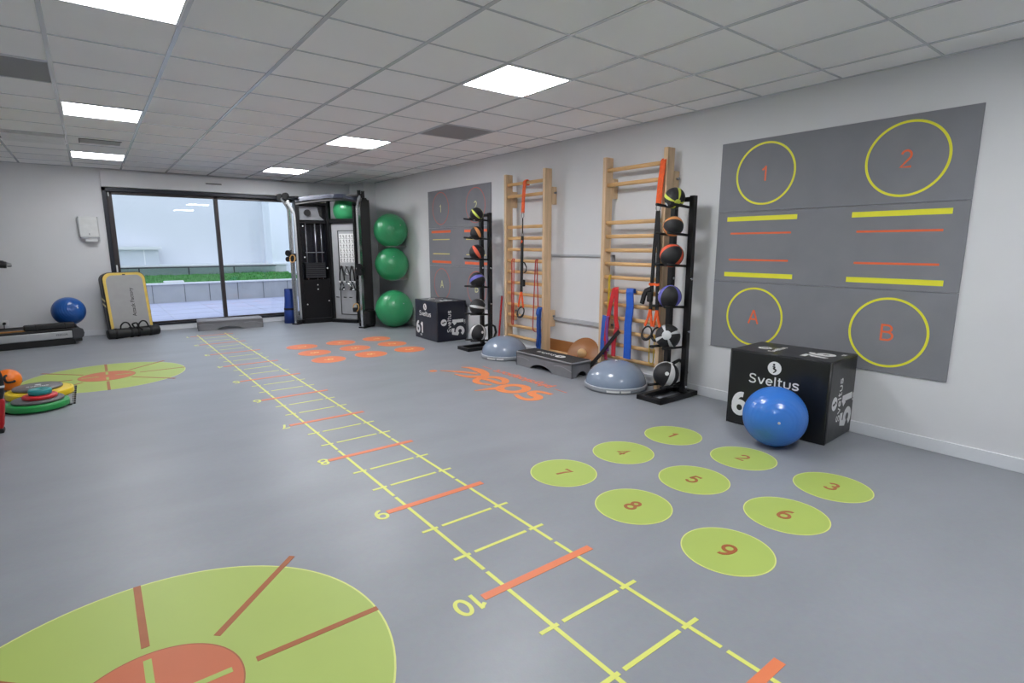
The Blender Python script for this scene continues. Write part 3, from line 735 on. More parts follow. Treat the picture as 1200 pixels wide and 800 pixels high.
def pole_rot(pos, v, spin):
    """turn a ball so that its pole points along v = (right, up, towards) as seen from the middle of the room"""
    to = (Vector((0, 0, 1.39)) - Vector(pos)).normalized(); ri = Vector((0, 0, 1)).cross(to).normalized(); up = to.cross(ri)
    z = (ri * v[0] + up * v[1] + to * v[2]).normalized()
    x = to - z * to.dot(z); x = x.normalized() if x.length > 0.2 else (up - z * up.dot(z)).normalized()
    m = frame(x, z.cross(x), z, (0, 0, 0)) @ Matrix.Rotation(spin, 4, 'Z')
    return m.to_euler()
POLE = [((0.3, -0.4, 0.85), 0.6), ((-0.95, 0.15, 0.2), PI / 3), ((0.7, 0.6, 0.2), PI / 3), ((0.12, 0.95, 0.2), PI / 3), ((-0.1, 0.1, 0.98), 0.4), ((0.3, 0.9, 0.25), 0.55)]
POLEB = [((0.65, -0.7, 0.1), 0.1), ((0.45, -0.85, 0.1), -0.3), ((0.5, -0.8, 0.1), 0.0), ((0.85, 0.4, 0.1), -0.5), ((0.9, -0.15, 0.2), 0.0), ((0.2, 0.95, 0.2), PI / 3)]
def sphere_prof(r, n=20): return [(r * math.sin(PI * i / n), -r * math.cos(PI * i / n)) for i in range(n + 1)]
WHERE = ['top', 'second from top', 'third from top', 'fourth from top', 'fifth from top', 'lowest']
for i, ((z, r), (cn, c, n, fr_, cp)) in enumerate(zip(BALLS, BC)):
    mm = medball_mat('medicine_ball_' + cn.replace(' ', '_'), c, n, fr_, cp)
    o = MB().lathe(sphere_prof(r, 22), 40).build('medicine_ball', mm, None, (4.13, 3.0325, z), pole_rot((4.13, 3.03, z), *POLE[i]))
    tag(o, 'black medicine ball with %s stripes, %s on the near rack' % (cn, WHERE[i]), 'medicine ball', 'medicine balls on the near rack')
    d = MB(); fm = Matrix.Rotation(0.8 + i, 4, 'Z') @ Matrix.Rotation(1.25, 4, 'Y')
    d.lathe([(0.018, r - 0.0005), (0.018, r + 0.001)], 16, fm); d.build('logo_dot', m_print, o)
    o2 = o.copy(); COL.objects.link(o2); o2.location = (4.13, 6.1525, z); o2.rotation_euler = pole_rot((4.13, 6.15, z), *POLEB[i])
    o2['label'] = 'black medicine ball with %s stripes, %s on the far rack' % (cn, WHERE[i]); o2['group'] = 'medicine balls on the far rack'
    c_ = o.children[0].copy(); COL.objects.link(c_); c_.parent = o2

# ------------------------------------------------------------------ gym balls
def gym_ball_prof(r, ridges=True, n=90):
    out = []
    for i in range(n + 1):
        a = PI * i / n; k = r
        if ridges and 0.12 < a / PI < 0.88: k = r * (1 + 0.0035 * math.cos(a * 40))
        out.append((k * math.sin(a), -k * math.cos(a)))
    return out
def gym_ball(x, y, z, r, mat, lab, rot, grp=None, ridges=True):
    o = MB().lathe(gym_ball_prof(r, ridges), 64).build('gym_ball', mat, None, (x, y, z), rot)
    tag(o, lab, 'exercise ball', grp)
    MB().lathe([(0.0, r + 0.003), (0.008, r + 0.002), (0.011, r - 0.004)], 16, cap=False).build('valve_plug', m_trunk, o)
    return o
m_green = M('green_vinyl', (56, 156, 102), 0.3, var=0.03, coat=0.12)
m_blue = M('blue_vinyl', (54, 120, 210), 0.27, var=0.03, coat=0.25)
m_blued = M('deep_blue_vinyl', (28, 84, 158), 0.28, var=0.03, coat=0.2)
gym_ball(4.12, 8.745, 0.322, 0.32, m_green, 'largest green gym ball, on the floor in the corner', (1.2, 0.3, 0), 'green gym balls')
gym_ball(4.165, 8.87, 1.085, 0.287, m_green, 'green gym ball, middle one of the column by the machine', (1.0, -0.5, 0), 'green gym balls')
gym_ball(4.165, 8.87, 1.66, 0.287, m_green, 'green gym ball, topmost of the column by the machine', (1.2, 0.6, 0), 'green gym balls')
# wall hoops that carry the two upper balls
for z, lab in ((0.856, 'steel wall hoop under the middle green ball'), (1.43, 'steel wall hoop under the topmost green ball')):
    t = thing('ball_holder', lab, 'ball holder', (XR, 8.87, z), group='ball hoops on the right wall')
    MB().tube([(-0.298 + 0.10 * math.cos(2 * PI * i / 32), 0.10 * math.sin(2 * PI * i / 32), -0.04) for i in range(32)], 0.005, 8, True).build('hoop', m_white, t)
    MB().cyl((-0.20, 0.0, -0.04), (-0.002, 0, -0.04), 0.005, 10).build('arm', m_white, t)
bb = gym_ball(3.705, 1.79, 0.211, 0.21, m_blue, 'bright blue ridged gym ball leaning on the near plyo box', (1.5, 0.0, -0.98), 'blue gym balls')
for a in range(6):
    pass
gym_ball(-0.335, 10.33, 0.452, 0.205, m_blued, 'blue gym ball resting on the end of the treadmill', (1.3, 0, 0.6), 'blue gym balls')

# ------------------------------------------------------------------ plyo boxes
m_pvc = M('black_pvc', (20, 21, 22), 0.3, var=0.15, scale=6, bump=0.35, bscale=5, coat=0.15)
m_pvcn = M('navy_pvc', (26, 28, 42), 0.32, var=0.15, scale=6, bump=0.3, bscale=5, coat=0.15)
def soft_box(w, d, h, bev=0.018):
    """slightly slumped soft box: front at x=0 facing -X, width along -Y from y=0"""
    t = bmesh.new(); bmesh.ops.create_cube(t, size=1)
    for v in t.verts: v.co = Vector(((v.co.x + 0.5) * d, (v.co.y - 0.5) * w, (v.co.z + 0.5) * h))
    bmesh.ops.bevel(t, geom=t.edges[:], offset=bev, segments=3, affect='EDGES', profile=0.5)
    return t
def logo_mark(mb, F, s):
    """round mark with a figure cut into it, F = plane frame, s = diameter; returns (white mb), figure goes in second mb"""
    mb.lathe([(s / 2, 0), (s / 2, 0.0008)], 32, F, smooth=False)
def logo_figure(mb, F, s):
    mb.lathe([(s * 0.085, 0.0008), (s * 0.085, 0.0014)], 14, F @ Matrix.Translation((-0.05 * s, 0.26 * s, 0)), smooth=False)
    P = catmull([(-0.16 * s, 0.12 * s), (0.02 * s, 0.10 * s), (-0.06 * s, -0.02 * s), (0.1 * s, -0.12 * s), (0.06 * s, -0.24 * s), (-0.08 * s, -0.36 * s)])
    n = len(P); mb.ribbon(P, [s * (0.05 + 0.08 * math.sin(PI * i / (n - 1))) for i in range(n)], 0.0006, F @ Matrix.Translation((0, 0, 0.0008)))
def plyo_box(loc, rz, w, d, h, mat, lab):
    t = thing('plyo_box', lab, 'plyometric box', loc, rz, group='soft black plyo boxes')
    mb = MB(); mb._merge(soft_box(w, d, h)); mb.build('cover', mat, t)
    # seam piping
    e_ = MB()
    for (a, b_) in (((0.006, -0.006, h - 0.006), (0.006, -w + 0.006, h - 0.006)), ((0.006, -w + 0.006, 0.006), (0.006, -w + 0.006, h - 0.006)), ((0.006, -w + 0.006, h - 0.006), (d - 0.006, -w + 0.006, h - 0.006)), ((0.006, -0.006, 0.006), (0.006, -0.006, h - 0.006))):
        e_.cyl(a, b_, 0.0065, 8)
    e_.build('piping', M('piping_black', (34, 34, 37), 0.35), t)
    e3 = 0.0012
    F0 = lambda y, z: frame((0, -1, 0), (0, 0, 1), (-1, 0, 0), (-e3, y, z))
    F1 = lambda x, z: frame((0, 0, 1), (-1, 0, 0), (0, -1, 0), (x, -w - e3, z))
    F2 = lambda x, y: frame((1, 0, 0), (0, 1, 0), (0, 0, 1), (x, y, h + e3 - 0.0005))
    def mark(F, sz):
        q = MB(); logo_mark(q, F, sz); q = q.build('logo_badge', m_print, t)
        g_ = MB(); logo_figure(g_, F, sz); g_.build('logo_figure', m_black, q)
    def word(tx, cap, F, name, wd, sx=1.0, gap=0.08):
        glyphs(MB(), tx, cap, F, wd, 0.0008, sx, gap).build(name, m_print, t)
    mark(F0(-w * 0.475, h * 0.83), 0.10)
    word('Sveltus', 0.07, F0(-w * 0.475, h * 0.66), 'brand_lettering', 0.15, 1.15)
    word('61', 0.165, F0(-w * 0.225, h * 0.29), 'size_number', 0.25, 1.05, 0.1)
    word('cm', 0.038, F0(-w * 0.27, h * 0.11), 'unit_lettering', 0.16)
    mark(F1(d * 0.22, h * 0.48), 0.10)
    word('Sveltus', 0.064, F1(d * 0.40, h * 0.50), 'brand_lettering', 0.15, 1.1)
    word('51', 0.19, F1(d * 0.70, h * 0.36), 'size_number', 0.25, 1.05, 0.1)
    word('cm', 0.038, F1(d * 0.93, h * 0.47), 'unit_lettering', 0.16)
    mark(F2(d * 0.42, -w * 0.235), 0.10)
    word('Sveltus', 0.05, F2(d * 0.45, -w * 0.36), 'brand_lettering', 0.15, 1.1)
    word('76', 0.16, F2(d * 0.42, -w * 0.77), 'size_number', 0.25, 1.05, 0.1)
    word('cm', 0.038, F2(d * 0.70, -w * 0.93), 'unit_lettering', 0.16)
    return t
plyo_box((3.925, 2.285, 0), R(3.0), 0.735, 0.505, 0.60, m_pvc, 'black plyo box with white print, under the near mat, blue ball against it')
plyo_box((3.925, 7.59, 0), R(-1.0), 0.70, 0.50, 0.595, m_pvcn, 'black plyo box with white 61, between green ball and far ball rack')

# ------------------------------------------------------------------ half balls (balance trainers)
m_bosu = M('grey_blue_dome', (132, 146, 166), 0.25, var=0.03, coat=0.25)
m_bosub = M('bosu_base', (150, 154, 160), 0.4, var=0.03)
def half_ball(x, y, r, lab, rz):
    t = thing('half_ball_trainer', lab, 'balance trainer', (x, y, 0), rz, group='grey half ball balance trainers')
    MB().lathe([(r * 0.9, 0.0), (r * 0.99, 0.008), (r * 1.0, 0.02), (r * 1.0, 0.034), (r * 0.985, 0.044), (r * 0.9, 0.046)], 64).build('base', m_bosub, t)
    pr = []
    for i in range(25):
        a = PI / 2 * i / 24; pr.append((r * 0.965 * math.cos(a) ** 0.92 if i < 24 else 0.0, 0.044 + 0.225 * math.sin(a)))
    for q in range(3): pass
    MB().lathe(pr, 64, cap=False).build('dome', m_bosu, t)
    MB().lathe([(r * 0.985, 0.040), (r * 1.006, 0.043), (r * 0.985, 0.052), (r * 0.955, 0.055)], 64, cap=False).build('rim', M('rim_light', (172, 178, 188), 0.35), t)
    lb = MB()
    for a0, a1, c in ((-0.45, -0.05, 0), (0.0, 0.3, 0)):
        n = 12; vs, fs = [], []
        for i in range(n + 1):
            a = PI + a0 + (a1 - a0) * i / n + 0.6
            for zz in (0.014, 0.034): vs.append(((r + 0.0015) * math.cos(a), (r + 0.0015) * math.sin(a), zz))
        for i in range(n): fs.append((2 * i, 2 * i + 1, 2 * i + 3, 2 * i + 2))
        lb.verts_faces(vs, fs)
    lb.build('label_strip', m_print, t)
    MB().lathe([(0.012, 0.266), (0.012, 0.2725), (0.0, 0.2735)], 12, cap=False).build('valve', m_white, t)
half_ball(4.075, 5.47, 0.30, 'grey half ball beside the far ball rack, partly behind the step', 0.0)
half_ball(4.055, 3.575, 0.31, 'grey half ball in front of the near wall bars', 0.3)

# ------------------------------------------------------------------ step platforms
m_stepgrey = M('step_grey', (126, 126, 130), 0.55, var=0.06, scale=8, bump=0.1)
m_steptop = M('step_top_black', (44, 45, 48), 0.75, var=0.08, bump=0.3, bscale=300)
m_stepedge = M('step_edge', (150, 151, 155), 0.5)
def arch_panel(L, H, a0, a1, ah):
    """upright panel outline with an arched cut-out at the bottom"""
    p = [(0, 0), (a0, 0)]
    for i in range(1, 16):
        u = i / 16; p.append((a0 + (a1 - a0) * u, ah * math.sin(PI * u) ** 0.6))
    p += [(a1, 0), (L, 0), (L, H), (0, H)]
    return p
def step(loc, rz, L, D, H, top, body, lab, logo):
    """front face in local -Y, length along X"""
    t = thing('step_platform', lab, 'step platform', loc, rz, group='grey aerobic step platforms')
    b = MB(); ht = H - 0.02
    Fx = lambda y: frame((1, 0, 0), (0, 0, 1), (0, -1, 0), (0, y, 0))
    b.prism(arch_panel(L, ht, L * 0.27, L * 0.67, ht * 0.42), 0.022, Fx(0.022)); b.prism(arch_panel(L, ht, L * 0.3, L * 0.7, ht * 0.4), 0.022, Fx(D))
    Fy = lambda x: frame((0, 1, 0), (0, 0, 1), (1, 0, 0), (x, 0, 0))
    b.prism(arch_panel(D, ht, D * 0.22, D * 0.8, ht * 0.42), 0.022, Fy(0)); b.prism(arch_panel(D, ht, D * 0.22, D * 0.8, ht * 0.42), 0.022, Fy(L - 0.022))
    b.box((0, 0, ht - 0.02), (L, D, ht))
    b.build('body', body, t)
    MB().box((0.0, 0.0, ht), (L, D, H - 0.004), 0.006).build('edge_band', m_stepedge, t)
    MB().box((0.012, 0.012, H - 0.006), (L - 0.012, D - 0.012, H), 0.003).build('tread', top, t)
    for x in (0.03, L - 0.09):
        for y in (0.03, D - 0.09): MB().box((x, y, 0), (x + 0.06, y + 0.06, 0.012)).build('rubber_foot', m_blackrub, t)
    w = MB()
    P = [(L * u, 0.075 + 0.032 * math.sin(u * 9 + 0.6)) for u in [i / 40 for i in range(41)]]
    w.ribbon([p for p in P if p[1] > 0 and not (L * 0.25 < p[0] < L * 0.69)][:11], 0.006, 0.0015, Fx(0))
    w.ribbon([p for p in P if p[0] > L * 0.69], 0.006, 0.0015, Fx(0))
    w.build('wave_line', m_stepedge, t)
    if logo:
        g_ = MB(); f_ = MB(); F2 = frame((-1, 0, 0), (0, -1, 0), (0, 0, 1), (L * 0.5, D * 0.5, H))
        g_.lathe([(0.055, 0), (0.055, 0.0008)], 32, F2 @ Matrix.Translation((-0.13, -0.0, 0)) @ Matrix.Diagonal((1.25, 0.95, 1, 1)), smooth=False)
        logo_figure(f_, F2 @ Matrix.Translation((-0.13, -0.0, 0)), 0.1)
        glyphs(g_, 'Sveltus', 0.06, F2 @ Matrix.Translation((0.11, 0.0, 0)), 0.15, 0.0008, 1.1)
        g_.build('printing', m_print, t); f_.build('logo_figure', m_black, t)
    return t
# local X runs along -Y for the step by the wall bars
step((3.905, 5.005, 0), R(-88.5), 0.93, 0.30, 0.172, m_steptop, m_stepgrey, 'grey step platform with black top in front of the wall bars', True)
step((1.30, 10.27, 0), R(-5.5), 0.995, 0.36, 0.165, M('step_top_grey', (150, 150, 158), 0.6, var=0.05, bump=0.3, bscale=300), m_stepgrey, 'plain grey step platform on the floor under the window', False)

# ------------------------------------------------------------------ balance boards
m_ply = M('brown_ply', (150, 96, 50), 0.4, var=0.12, scale=4, stretch=(1, 0.4, 3))
m_ply2 = M('light_ply', (222, 182, 132), 0.45, var=0.1, scale=4, stretch=(1, 0.4, 3))
t = thing('wobble_board', 'round brown wooden wobble board leaning between the two wall bars', 'wobble board', (4.345, 4.33, 0.178))
RT = Matrix.Rotation(R(12), 4, 'Z') @ Matrix.Rotation(R(-60), 4, 'Y')
MB().lathe([(0.0, 0.0), (0.196, 0.0), (0.2, 0.004), (0.2, 0.014), (0.196, 0.018), (0, 0.018)], 48, RT, cap=False).build('disc', m_ply, t)
MB().lathe([(0.055 * math.cos(PI / 2 * i / 10), 0.018 + 0.075 * math.sin(PI / 2 * i / 10)) for i in range(11)], 24, RT @ Matrix.Translation((0.0, 0, 0)), cap=False).build('half_ball_foot', m_ply2, t)
t = thing('rocker_board', 'rectangular brown rocker board propped on the wall behind the step platform', 'rocker board', (4.40, 4.80, 0.0))
RB = Matrix.Rotation(R(9), 4, 'Y')
MB().box((-0.004, -0.27, 0.005), (0.012, 0.29, 0.27), 0.004, mat=RB).build('board', m_ply, t)
MB().box((-0.05, -0.20, 0.09), (-0.005, 0.20, 0.135), 0.006, mat=RB).build('rocker', m_ply2, t)

# ------------------------------------------------------------------ cable machine
mc = thing('cable_machine', 'black and chrome corner cable machine with two weight towers', 'cable machine', (3.245, 9.55, 0), math.atan2(-0.824, 0.568))
m_shroud = M('machine_black', (9, 9, 12), 0.35, var=0.1, spec=0.35)
m_smoke = M('machine_smoke', (16, 18, 28), 0.2, var=0.08, spec=0.5)
m_plate = M('weight_plate', (30, 31, 36), 0.5)
m_silver = M('machine_silver', (176, 178, 182), 0.4, 0.3, var=0.04)
m_archm = M('arch_gloss', (56, 60, 74), 0.25, 0.2, var=0.05, coat=0.3)
def tower(s):
    """s=-1 left, +1 right; face plane from A (front) to B (back)"""
    A = Vector((0.62 * s, 0.08, 0)); B = Vector((0.25 * s, 0.52, 0))
    d = (B - A); W = d.length; d.normalize()
    n = Vector((d.y * s, -d.x * s, 0))
    if n.x * s < 0: n = -n
    F = frame(d, n, (0, 0, 1), A)       # x along the face, y outward/back, z up
    if F.to_3x3().determinant() < 0: pass
    T = bpy.data.objects.new('weight_tower', None); COL.objects.link(T); T.parent = mc
    H = 2.17
    f = MB()
    f.box((0, 0, 0.02), (0.055, 0.21, H), 0.008, mat=F); f.box((W - 0.055, 0, 0.02), (W, 0.21, H), 0.008, mat=F)
    f.box((0, 0, 0.0), (W, 0.21, 0.09), 0.008, mat=F); f.box((0, 0, H - 0.05), (W, 0.21, H), 0.008, mat=F)
    f.build('tower_frame', m_shroud, T)
    MB().box((0.05, 0.19, 0.05), (W - 0.05, 0.208, H - 0.05), mat=F).build('back_panel', m_smoke, T)
    MB().box((0.055, 0.012, 0.09), (W - 0.055, 0.024, 0.80), 0.004, mat=F).build('lower_shroud', m_shroud, T)
    MB().box((0.055, 0.05, 1.80), (W - 0.055, 0.075, 1.84), mat=F).build('cross_bar', m_shroud, T)
    MB().prism([(0.06, 1.86), (W - 0.08, 1.86), (W - 0.16, 1.93), (W - 0.2, 2.1), (0.06, 2.1)], 0.01, F @ frame((1, 0, 0), (0, 0, 1), (0, -1, 0), (0, 0.08, 0))).build('pulley_plate', M('plate_grey', (128, 130, 136), 0.45, 0.2), T)
    MB().lathe([(0.018, 0), (0.058, 0), (0.058, 0.01), (0.05, 0.018), (0.058, 0.026), (0.058, 0.036), (0.018, 0.036)], 28, F @ frame((1, 0, 0), (0, 0, 1), (0, -1, 0), (0.2, 0.068, 1.985)), smooth=False).build('pulley', m_black, T)
    for x in (0.16, W * 0.56, W - 0.15):
        MB().cyl(F @ Vector((x, 0.08, 0.78)), F @ Vector((x, 0.08, 1.81)), 0.006 if x != W * 0.56 else 0.010, 10).build('guide_rod', m_steel, T)
    sp = MB()
    for i in range(8): sp.box((0.12, 0.05, 0.82 + i * 0.035), (W - 0.11, 0.17, 0.852 + i * 0.035), 0.003, mat=F)
    sp.build('weight_stack', m_plate, T)
    MB().box((0.13, 0.035, 1.28), (W - 0.12, 0.045, 1.292), mat=F).build('stop_bar', m_steel, T)
    for x, z in ((0.3, 0.7), (0.3, 0.62), (0.1, 0.35), (W - 0.09, 0.4), (0.1, 1.2), (W - 0.09, 1.0), (0.1, 1.75)):
        MB().lathe([(0.012, 0), (0.012, 0.003)], 12, F @ frame((1, 0, 0), (0, 0, 1), (0, -1, 0), (x, 0.012 if 0.06 < x < W - 0.06 and z < 0.8 else 0.0, z)), smooth=False).build('rivet', m_print, T)
    # bright front column, bent outwards at the top
    X = 0.695 * s
    P = catmull([(X, 0, 0.02), (X, 0, 0.7), (X, 0, 1.5), (X, 0, 1.95), (X + 0.01 * s, -0.005, 2.06), (X + 0.06 * s, -0.03, 2.16), (X + 0.10 * s, -0.045, 2.22)], 5)
    MB().tube(P, 0, flat=(0.02, 0.036, (1, 0, 0))).build('column', m_chrome, mc)
    MB().box((X - 0.06, -0.06, 0.0), (X + 0.06, 0.14, 0.022), 0.005).build('foot_plate', m_black, mc)
    MB().box((min(X, 0.60 * s), 0.02, 0.02), (max(X, 0.60 * s), 0.10, 0.08), 0.004).build('base_beam', m_shroud, mc)
    # bent second tube
    P2 = catmull([(X - 0.045 * s, 0.075, 0.05), (X - 0.045 * s, 0.075, 1.0), (X - 0.045 * s, 0.075, 1.85), (X - 0.03 * s, 0.05, 2.0), (X + 0.0, 0.02, 2.11), (X + 0.03 * s, 0.0, 2.18)], 5)
    MB().tube(P2, 0.024, 12).build('rear_tube', m_silver, mc)
    for dx, dy, dz in ((0.13, -0.05, 2.235), (0.035, -0.02, 2.255)):
        m_ = frame((0, 1, 0), (0, 0, 1), (1, 0, 0), (X + dx * s - 0.018, dy, dz))
        MB().lathe([(0.014, 0), (0.058, 0), (0.058, 0.016), (0.05, 0.025), (0.058, 0.034), (0.058, 0.05), (0.014, 0.05)], 24, m_ @ Matrix.Rotation(0.5 * s, 4, 'Y'), smooth=False).build('top_pulley', m_black, mc)
    MB().box((min(X + 0.12 * s, 0.5 * s), -0.03, 2.215), (max(X + 0.12 * s, 0.5 * s), 0.03, 2.25), 0.008).build('pulley_arm', m_black, mc)
    zc = 1.2 if s < 0 else 0.98
    C = bpy.data.objects.new('carriage', None); COL.objects.link(C); C.parent = mc
    MB().box((X - 0.05, -0.06, zc - 0.07), (X + 0.05, 0.055, zc + 0.07), 0.012).build('slide_block', m_blackrub, C)
    MB().lathe([(0.012, 0), (0.052, 0), (0.052, 0.01), (0.044, 0.017), (0.052, 0.024), (0.052, 0.034), (0.012, 0.034)], 24, frame((1, 0, 0), (0, 0, 1), (0, -1, 0), (X + 0.025 * s, -0.055, zc + 0.075)), smooth=False).build('swivel_pulley', m_black, C)
    MB().lathe([(0.012, 0), (0.045, 0), (0.045, 0.03), (0.012, 0.03)], 20, frame((1, 0, 0), (0, 0, 1), (0, -1, 0), (X + 0.035 * s, -0.055, zc - 0.03)), smooth=False).build('swivel_pulley', m_black, C)
    hx = X + (0.06 if s < 0 else -0.08)
    MB().tube([(hx + 0.055 * math.cos(2 * PI * i / 20), -0.075 + 0.01 * math.sin(2 * PI * i / 20), (zc - 0.02 if s < 0 else 0.36) + 0.065 * math.sin(2 * PI * i / 20)) for i in range(20)], 0.009, 8, True).build('pull_ring', M('tan_leather', (206, 160, 96), 0.5), C)
    if s > 0:
        MB().cyl((X - 0.05, -0.05, zc - 0.06), (hx, -0.07, 0.43), 0.004, 8).build('cable', m_black, C)
        MB().box((hx - 0.05, -0.11, 0.28), (hx + 0.02, -0.04, 0.36), 0.015).build('pulley_guard', m_blackrub, C)
        MB().box((X - 0.02, 0.02, 0.02), (X + 0.12, 0.25, 0.30), 0.05).build('pedal_cover', m_blackrub, mc)
    # tall outer fin
    MB().prism([(0.0, 0.02), (0.21, 0.02), (0.21, 2.12), (0.16, 2.2), (0.05, 2.2), (0.0, 2.12)], 0.02, F @ frame((0, 1, 0), (0, 0, 1), (1, 0, 0), (-0.018, 0, 0))).build('side_cover', m_shroud, mc)
tower(-1); tower(1)
# top arch
ap = MB(); N = 24
pts = [(-0.64 + 1.28 * i / N, 0.10 + 0.30 * math.sin(PI * i / N), 2.185 + 0.085 * math.sin(PI * i / N)) for i in range(N + 1)]
ap.tube(pts, 0, flat=(0.075, 0.035, (0, 1, 0))); ap.build('top_arch', m_archm, mc)
ap = MB(); ap.tube([(x, y + 0.01, z - 0.055) for x, y, z in pts], 0, flat=(0.05, 0.022, (0, 1, 0))); ap.build('arch_underside', m_black, mc)
# centre panel with poster
MB().box((-0.25, 0.55, 0.06), (0.25, 0.58, 1.81), 0.004).build('centre_panel', m_silver, mc)
MB().box((-0.27, 0.45, 0.0), (0.27, 0.56, 0.06), 0.004).build('kick_plate', m_shroud, mc)
MB().box((-0.25, 0.50, 1.81), (0.25, 0.545, 1.885), 0.004).build('ball_shelf', m_shroud, mc)
MB().box((-0.25, 0.985, 1.81), (0.25, 1.02, 1.885), 0.004).build('ball_shelf', m_shroud, mc)
for x in (-0.235, 0.235): MB().box((x - 0.015, 0.54, 1.80), (x + 0.015, 0.99, 1.815), 0.003).build('shelf_rail', m_shroud, mc)
MB().box((-0.285, 0.49, 0.02), (-0.25, 0.56, 2.22), 0.004).build('inner_post', m_shroud, mc)
MB().box((0.25, 0.49, 0.02), (0.285, 0.56, 2.22), 0.004).build('inner_post', m_shroud, mc)
fb = MB()
for lo, hi in (((-0.12, 0.542, 0.14), (-0.107, 0.552, 1.68)), ((-0.12, 0.542, 1.667), (0.24, 0.552, 1.68)), ((-0.12, 0.542, 0.14), (0.24, 0.552, 0.153)), ((0.227, 0.542, 0.14), (0.24, 0.552, 1.68))): fb.box(lo, hi)
fb.build('panel_border', m_black, mc)
po = MB(); po.box((-0.09, 0.545, 1.10), (0.22, 0.551, 1.62)); po.mi = 1
for iy in range(6):
    for ix in range(5):
        cx, cz = -0.06 + ix * 0.062, 1.14 + iy * 0.085
        F = frame((1, 0, 0), (0, 0, 1), (0, -1, 0), (cx, 0.545, cz))
        a = random.uniform(-0.7, 0.7)
        po.lathe([(0.007, 0), (0.007, 0.001)], 8, F @ Matrix.Translation((0.012 * a, 0.03, 0)), smooth=False)
        po.ribbon([(0.012 * a, 0.022), (0.0, 0.0), (0.014 * random.choice((-1, 1)), -0.012), (0.01, -0.026)], 0.008, 0.001, F)
        po.ribbon([(-0.018, 0.012 + 0.012 * a), (0.012 * a, 0.015), (0.018, 0.01 - 0.012 * a)], 0.006, 0.001, F)
        po.ribbon([(-0.026, -0.032), (0.026, -0.032)], 0.004, 0.001, F)
po.build('exercise_poster', [m_print, m_black], mc)
for z, xs_ in ((1.02, (-0.04, 0.07, 0.18)), (0.74, (-0.04, 0.07, 0.18)), (0.46, (-0.16, 0.0, 0.12))):
    for x in xs_: MB().cyl((x, 0.55, z), (x, 0.47, z + 0.012), 0.009, 10).build('hook', m_black, mc)
# accessories hanging on the hooks (own things)
MW = Matrix.Translation(mc.location) @ Matrix.Rotation(mc.rotation_euler.z, 4, 'Z')
def acc(x, z, kind, lab):
    w = MW @ Vector((x, 0.497, z))
    t = thing('cable_attachment', lab, 'cable attachment', w, mc.rotation_euler.z, group='handles hanging inside the cable machine')
    if kind == 0:      # stirrup handle
        MB().tube([(0, 0, 0.0), (-0.03, -0.002, -0.05), (-0.055, 0, -0.13)], 0.008, 8).build('strap', m_blackrub, t)
        MB().tube([(0, 0, 0.0), (0.03, -0.002, -0.05), (0.055, 0, -0.13)], 0.008, 8).build('strap', m_blackrub, t)
        MB().cyl((-0.062, 0, -0.13), (0.062, 0, -0.13), 0.016, 12).build('grip', m_chrome, t)
        MB().tube([(0.016 * math.cos(2 * PI * i / 14), 0, 0.004 + 0.02 * math.sin(2 * PI * i / 14)) for i in range(14)], 0.005, 6, True).build('ring', m_chrome, t)
    elif kind == 1:    # rope
        MB().tube(catmull([(-0.045, 0, -0.26), (-0.04, 0, -0.12), (-0.012, 0, -0.01), (0.0, 0, 0.012), (0.012, 0, -0.01), (0.04, 0, -0.12), (0.05, 0, -0.25)]), 0.014, 10).build('rope', m_blackrub, t)
        for s in (-1, 1): MB().lathe(sphere_prof(0.022, 8), 14, Matrix.Translation((0.048 * s, 0, -0.265))).build('rope_end', m_print, t)
    else:              # curved bar
        MB().tube(catmull([(-0.09, 0, -0.10), (-0.05, 0, -0.04), (0.0, 0, -0.02), (0.05, 0, -0.04), (0.09, 0, -0.10)]), 0.012, 10).build('bar', m_chrome, t)
        for s in (-1, 1): MB().cyl((0.075 * s, 0, -0.08), (0.11 * s, 0, -0.14), 0.018, 12).build('grip', m_blackrub, t)
        MB().tube([(0.014 * math.cos(2 * PI * i / 14), 0, 0.0 + 0.018 * math.sin(2 * PI * i / 14)) for i in range(14)], 0.005, 6, True).build('ring', m_chrome, t)
acc(-0.04, 1.02, 1, 'black rope attachment hanging top left under the machine poster'); acc(0.07, 1.02, 0, 'stirrup handle on the middle top hook under the machine poster'); acc(0.18, 1.02, 1, 'black rope attachment top right inside the machine')
acc(-0.04, 0.74, 0, 'stirrup handle on the left lower hook inside the machine'); acc(0.07, 0.74, 2, 'curved chrome bar hanging low inside the machine'); acc(0.18, 0.74, 0, 'stirrup handle at the right lower hook inside the machine')
wb = MW @ Vector((-0.01, 0.77, 2.045))
gym_ball(wb.x, wb.y, 2.045, 0.275, m_green, 'green gym ball on the top shelf of the cable machine', (1.2, 0.4, 0.3), 'green gym balls')
# blue mat behind the machine
t = thing('rolled_mat', 'blue rolled exercise mat standing behind the left column of the machine', 'exercise mat', (2.83, 10.42, 0))
MB().lathe([(0.0, 0.0), (0.11, 0.0), (0.105, 0.2), (0.085, 0.42), (0.08, 0.62), (0.076, 0.628), (0.0, 0.628)], 28, cap=False).build('roll', M('blue_mat', (28, 60, 140), 0.55, var=0.1), t)
MB().lathe([(0.1, 0.24), (0.103, 0.245), (0.103, 0.275), (0.098, 0.28)], 28, cap=False).build('strap', m_strapbk, t)

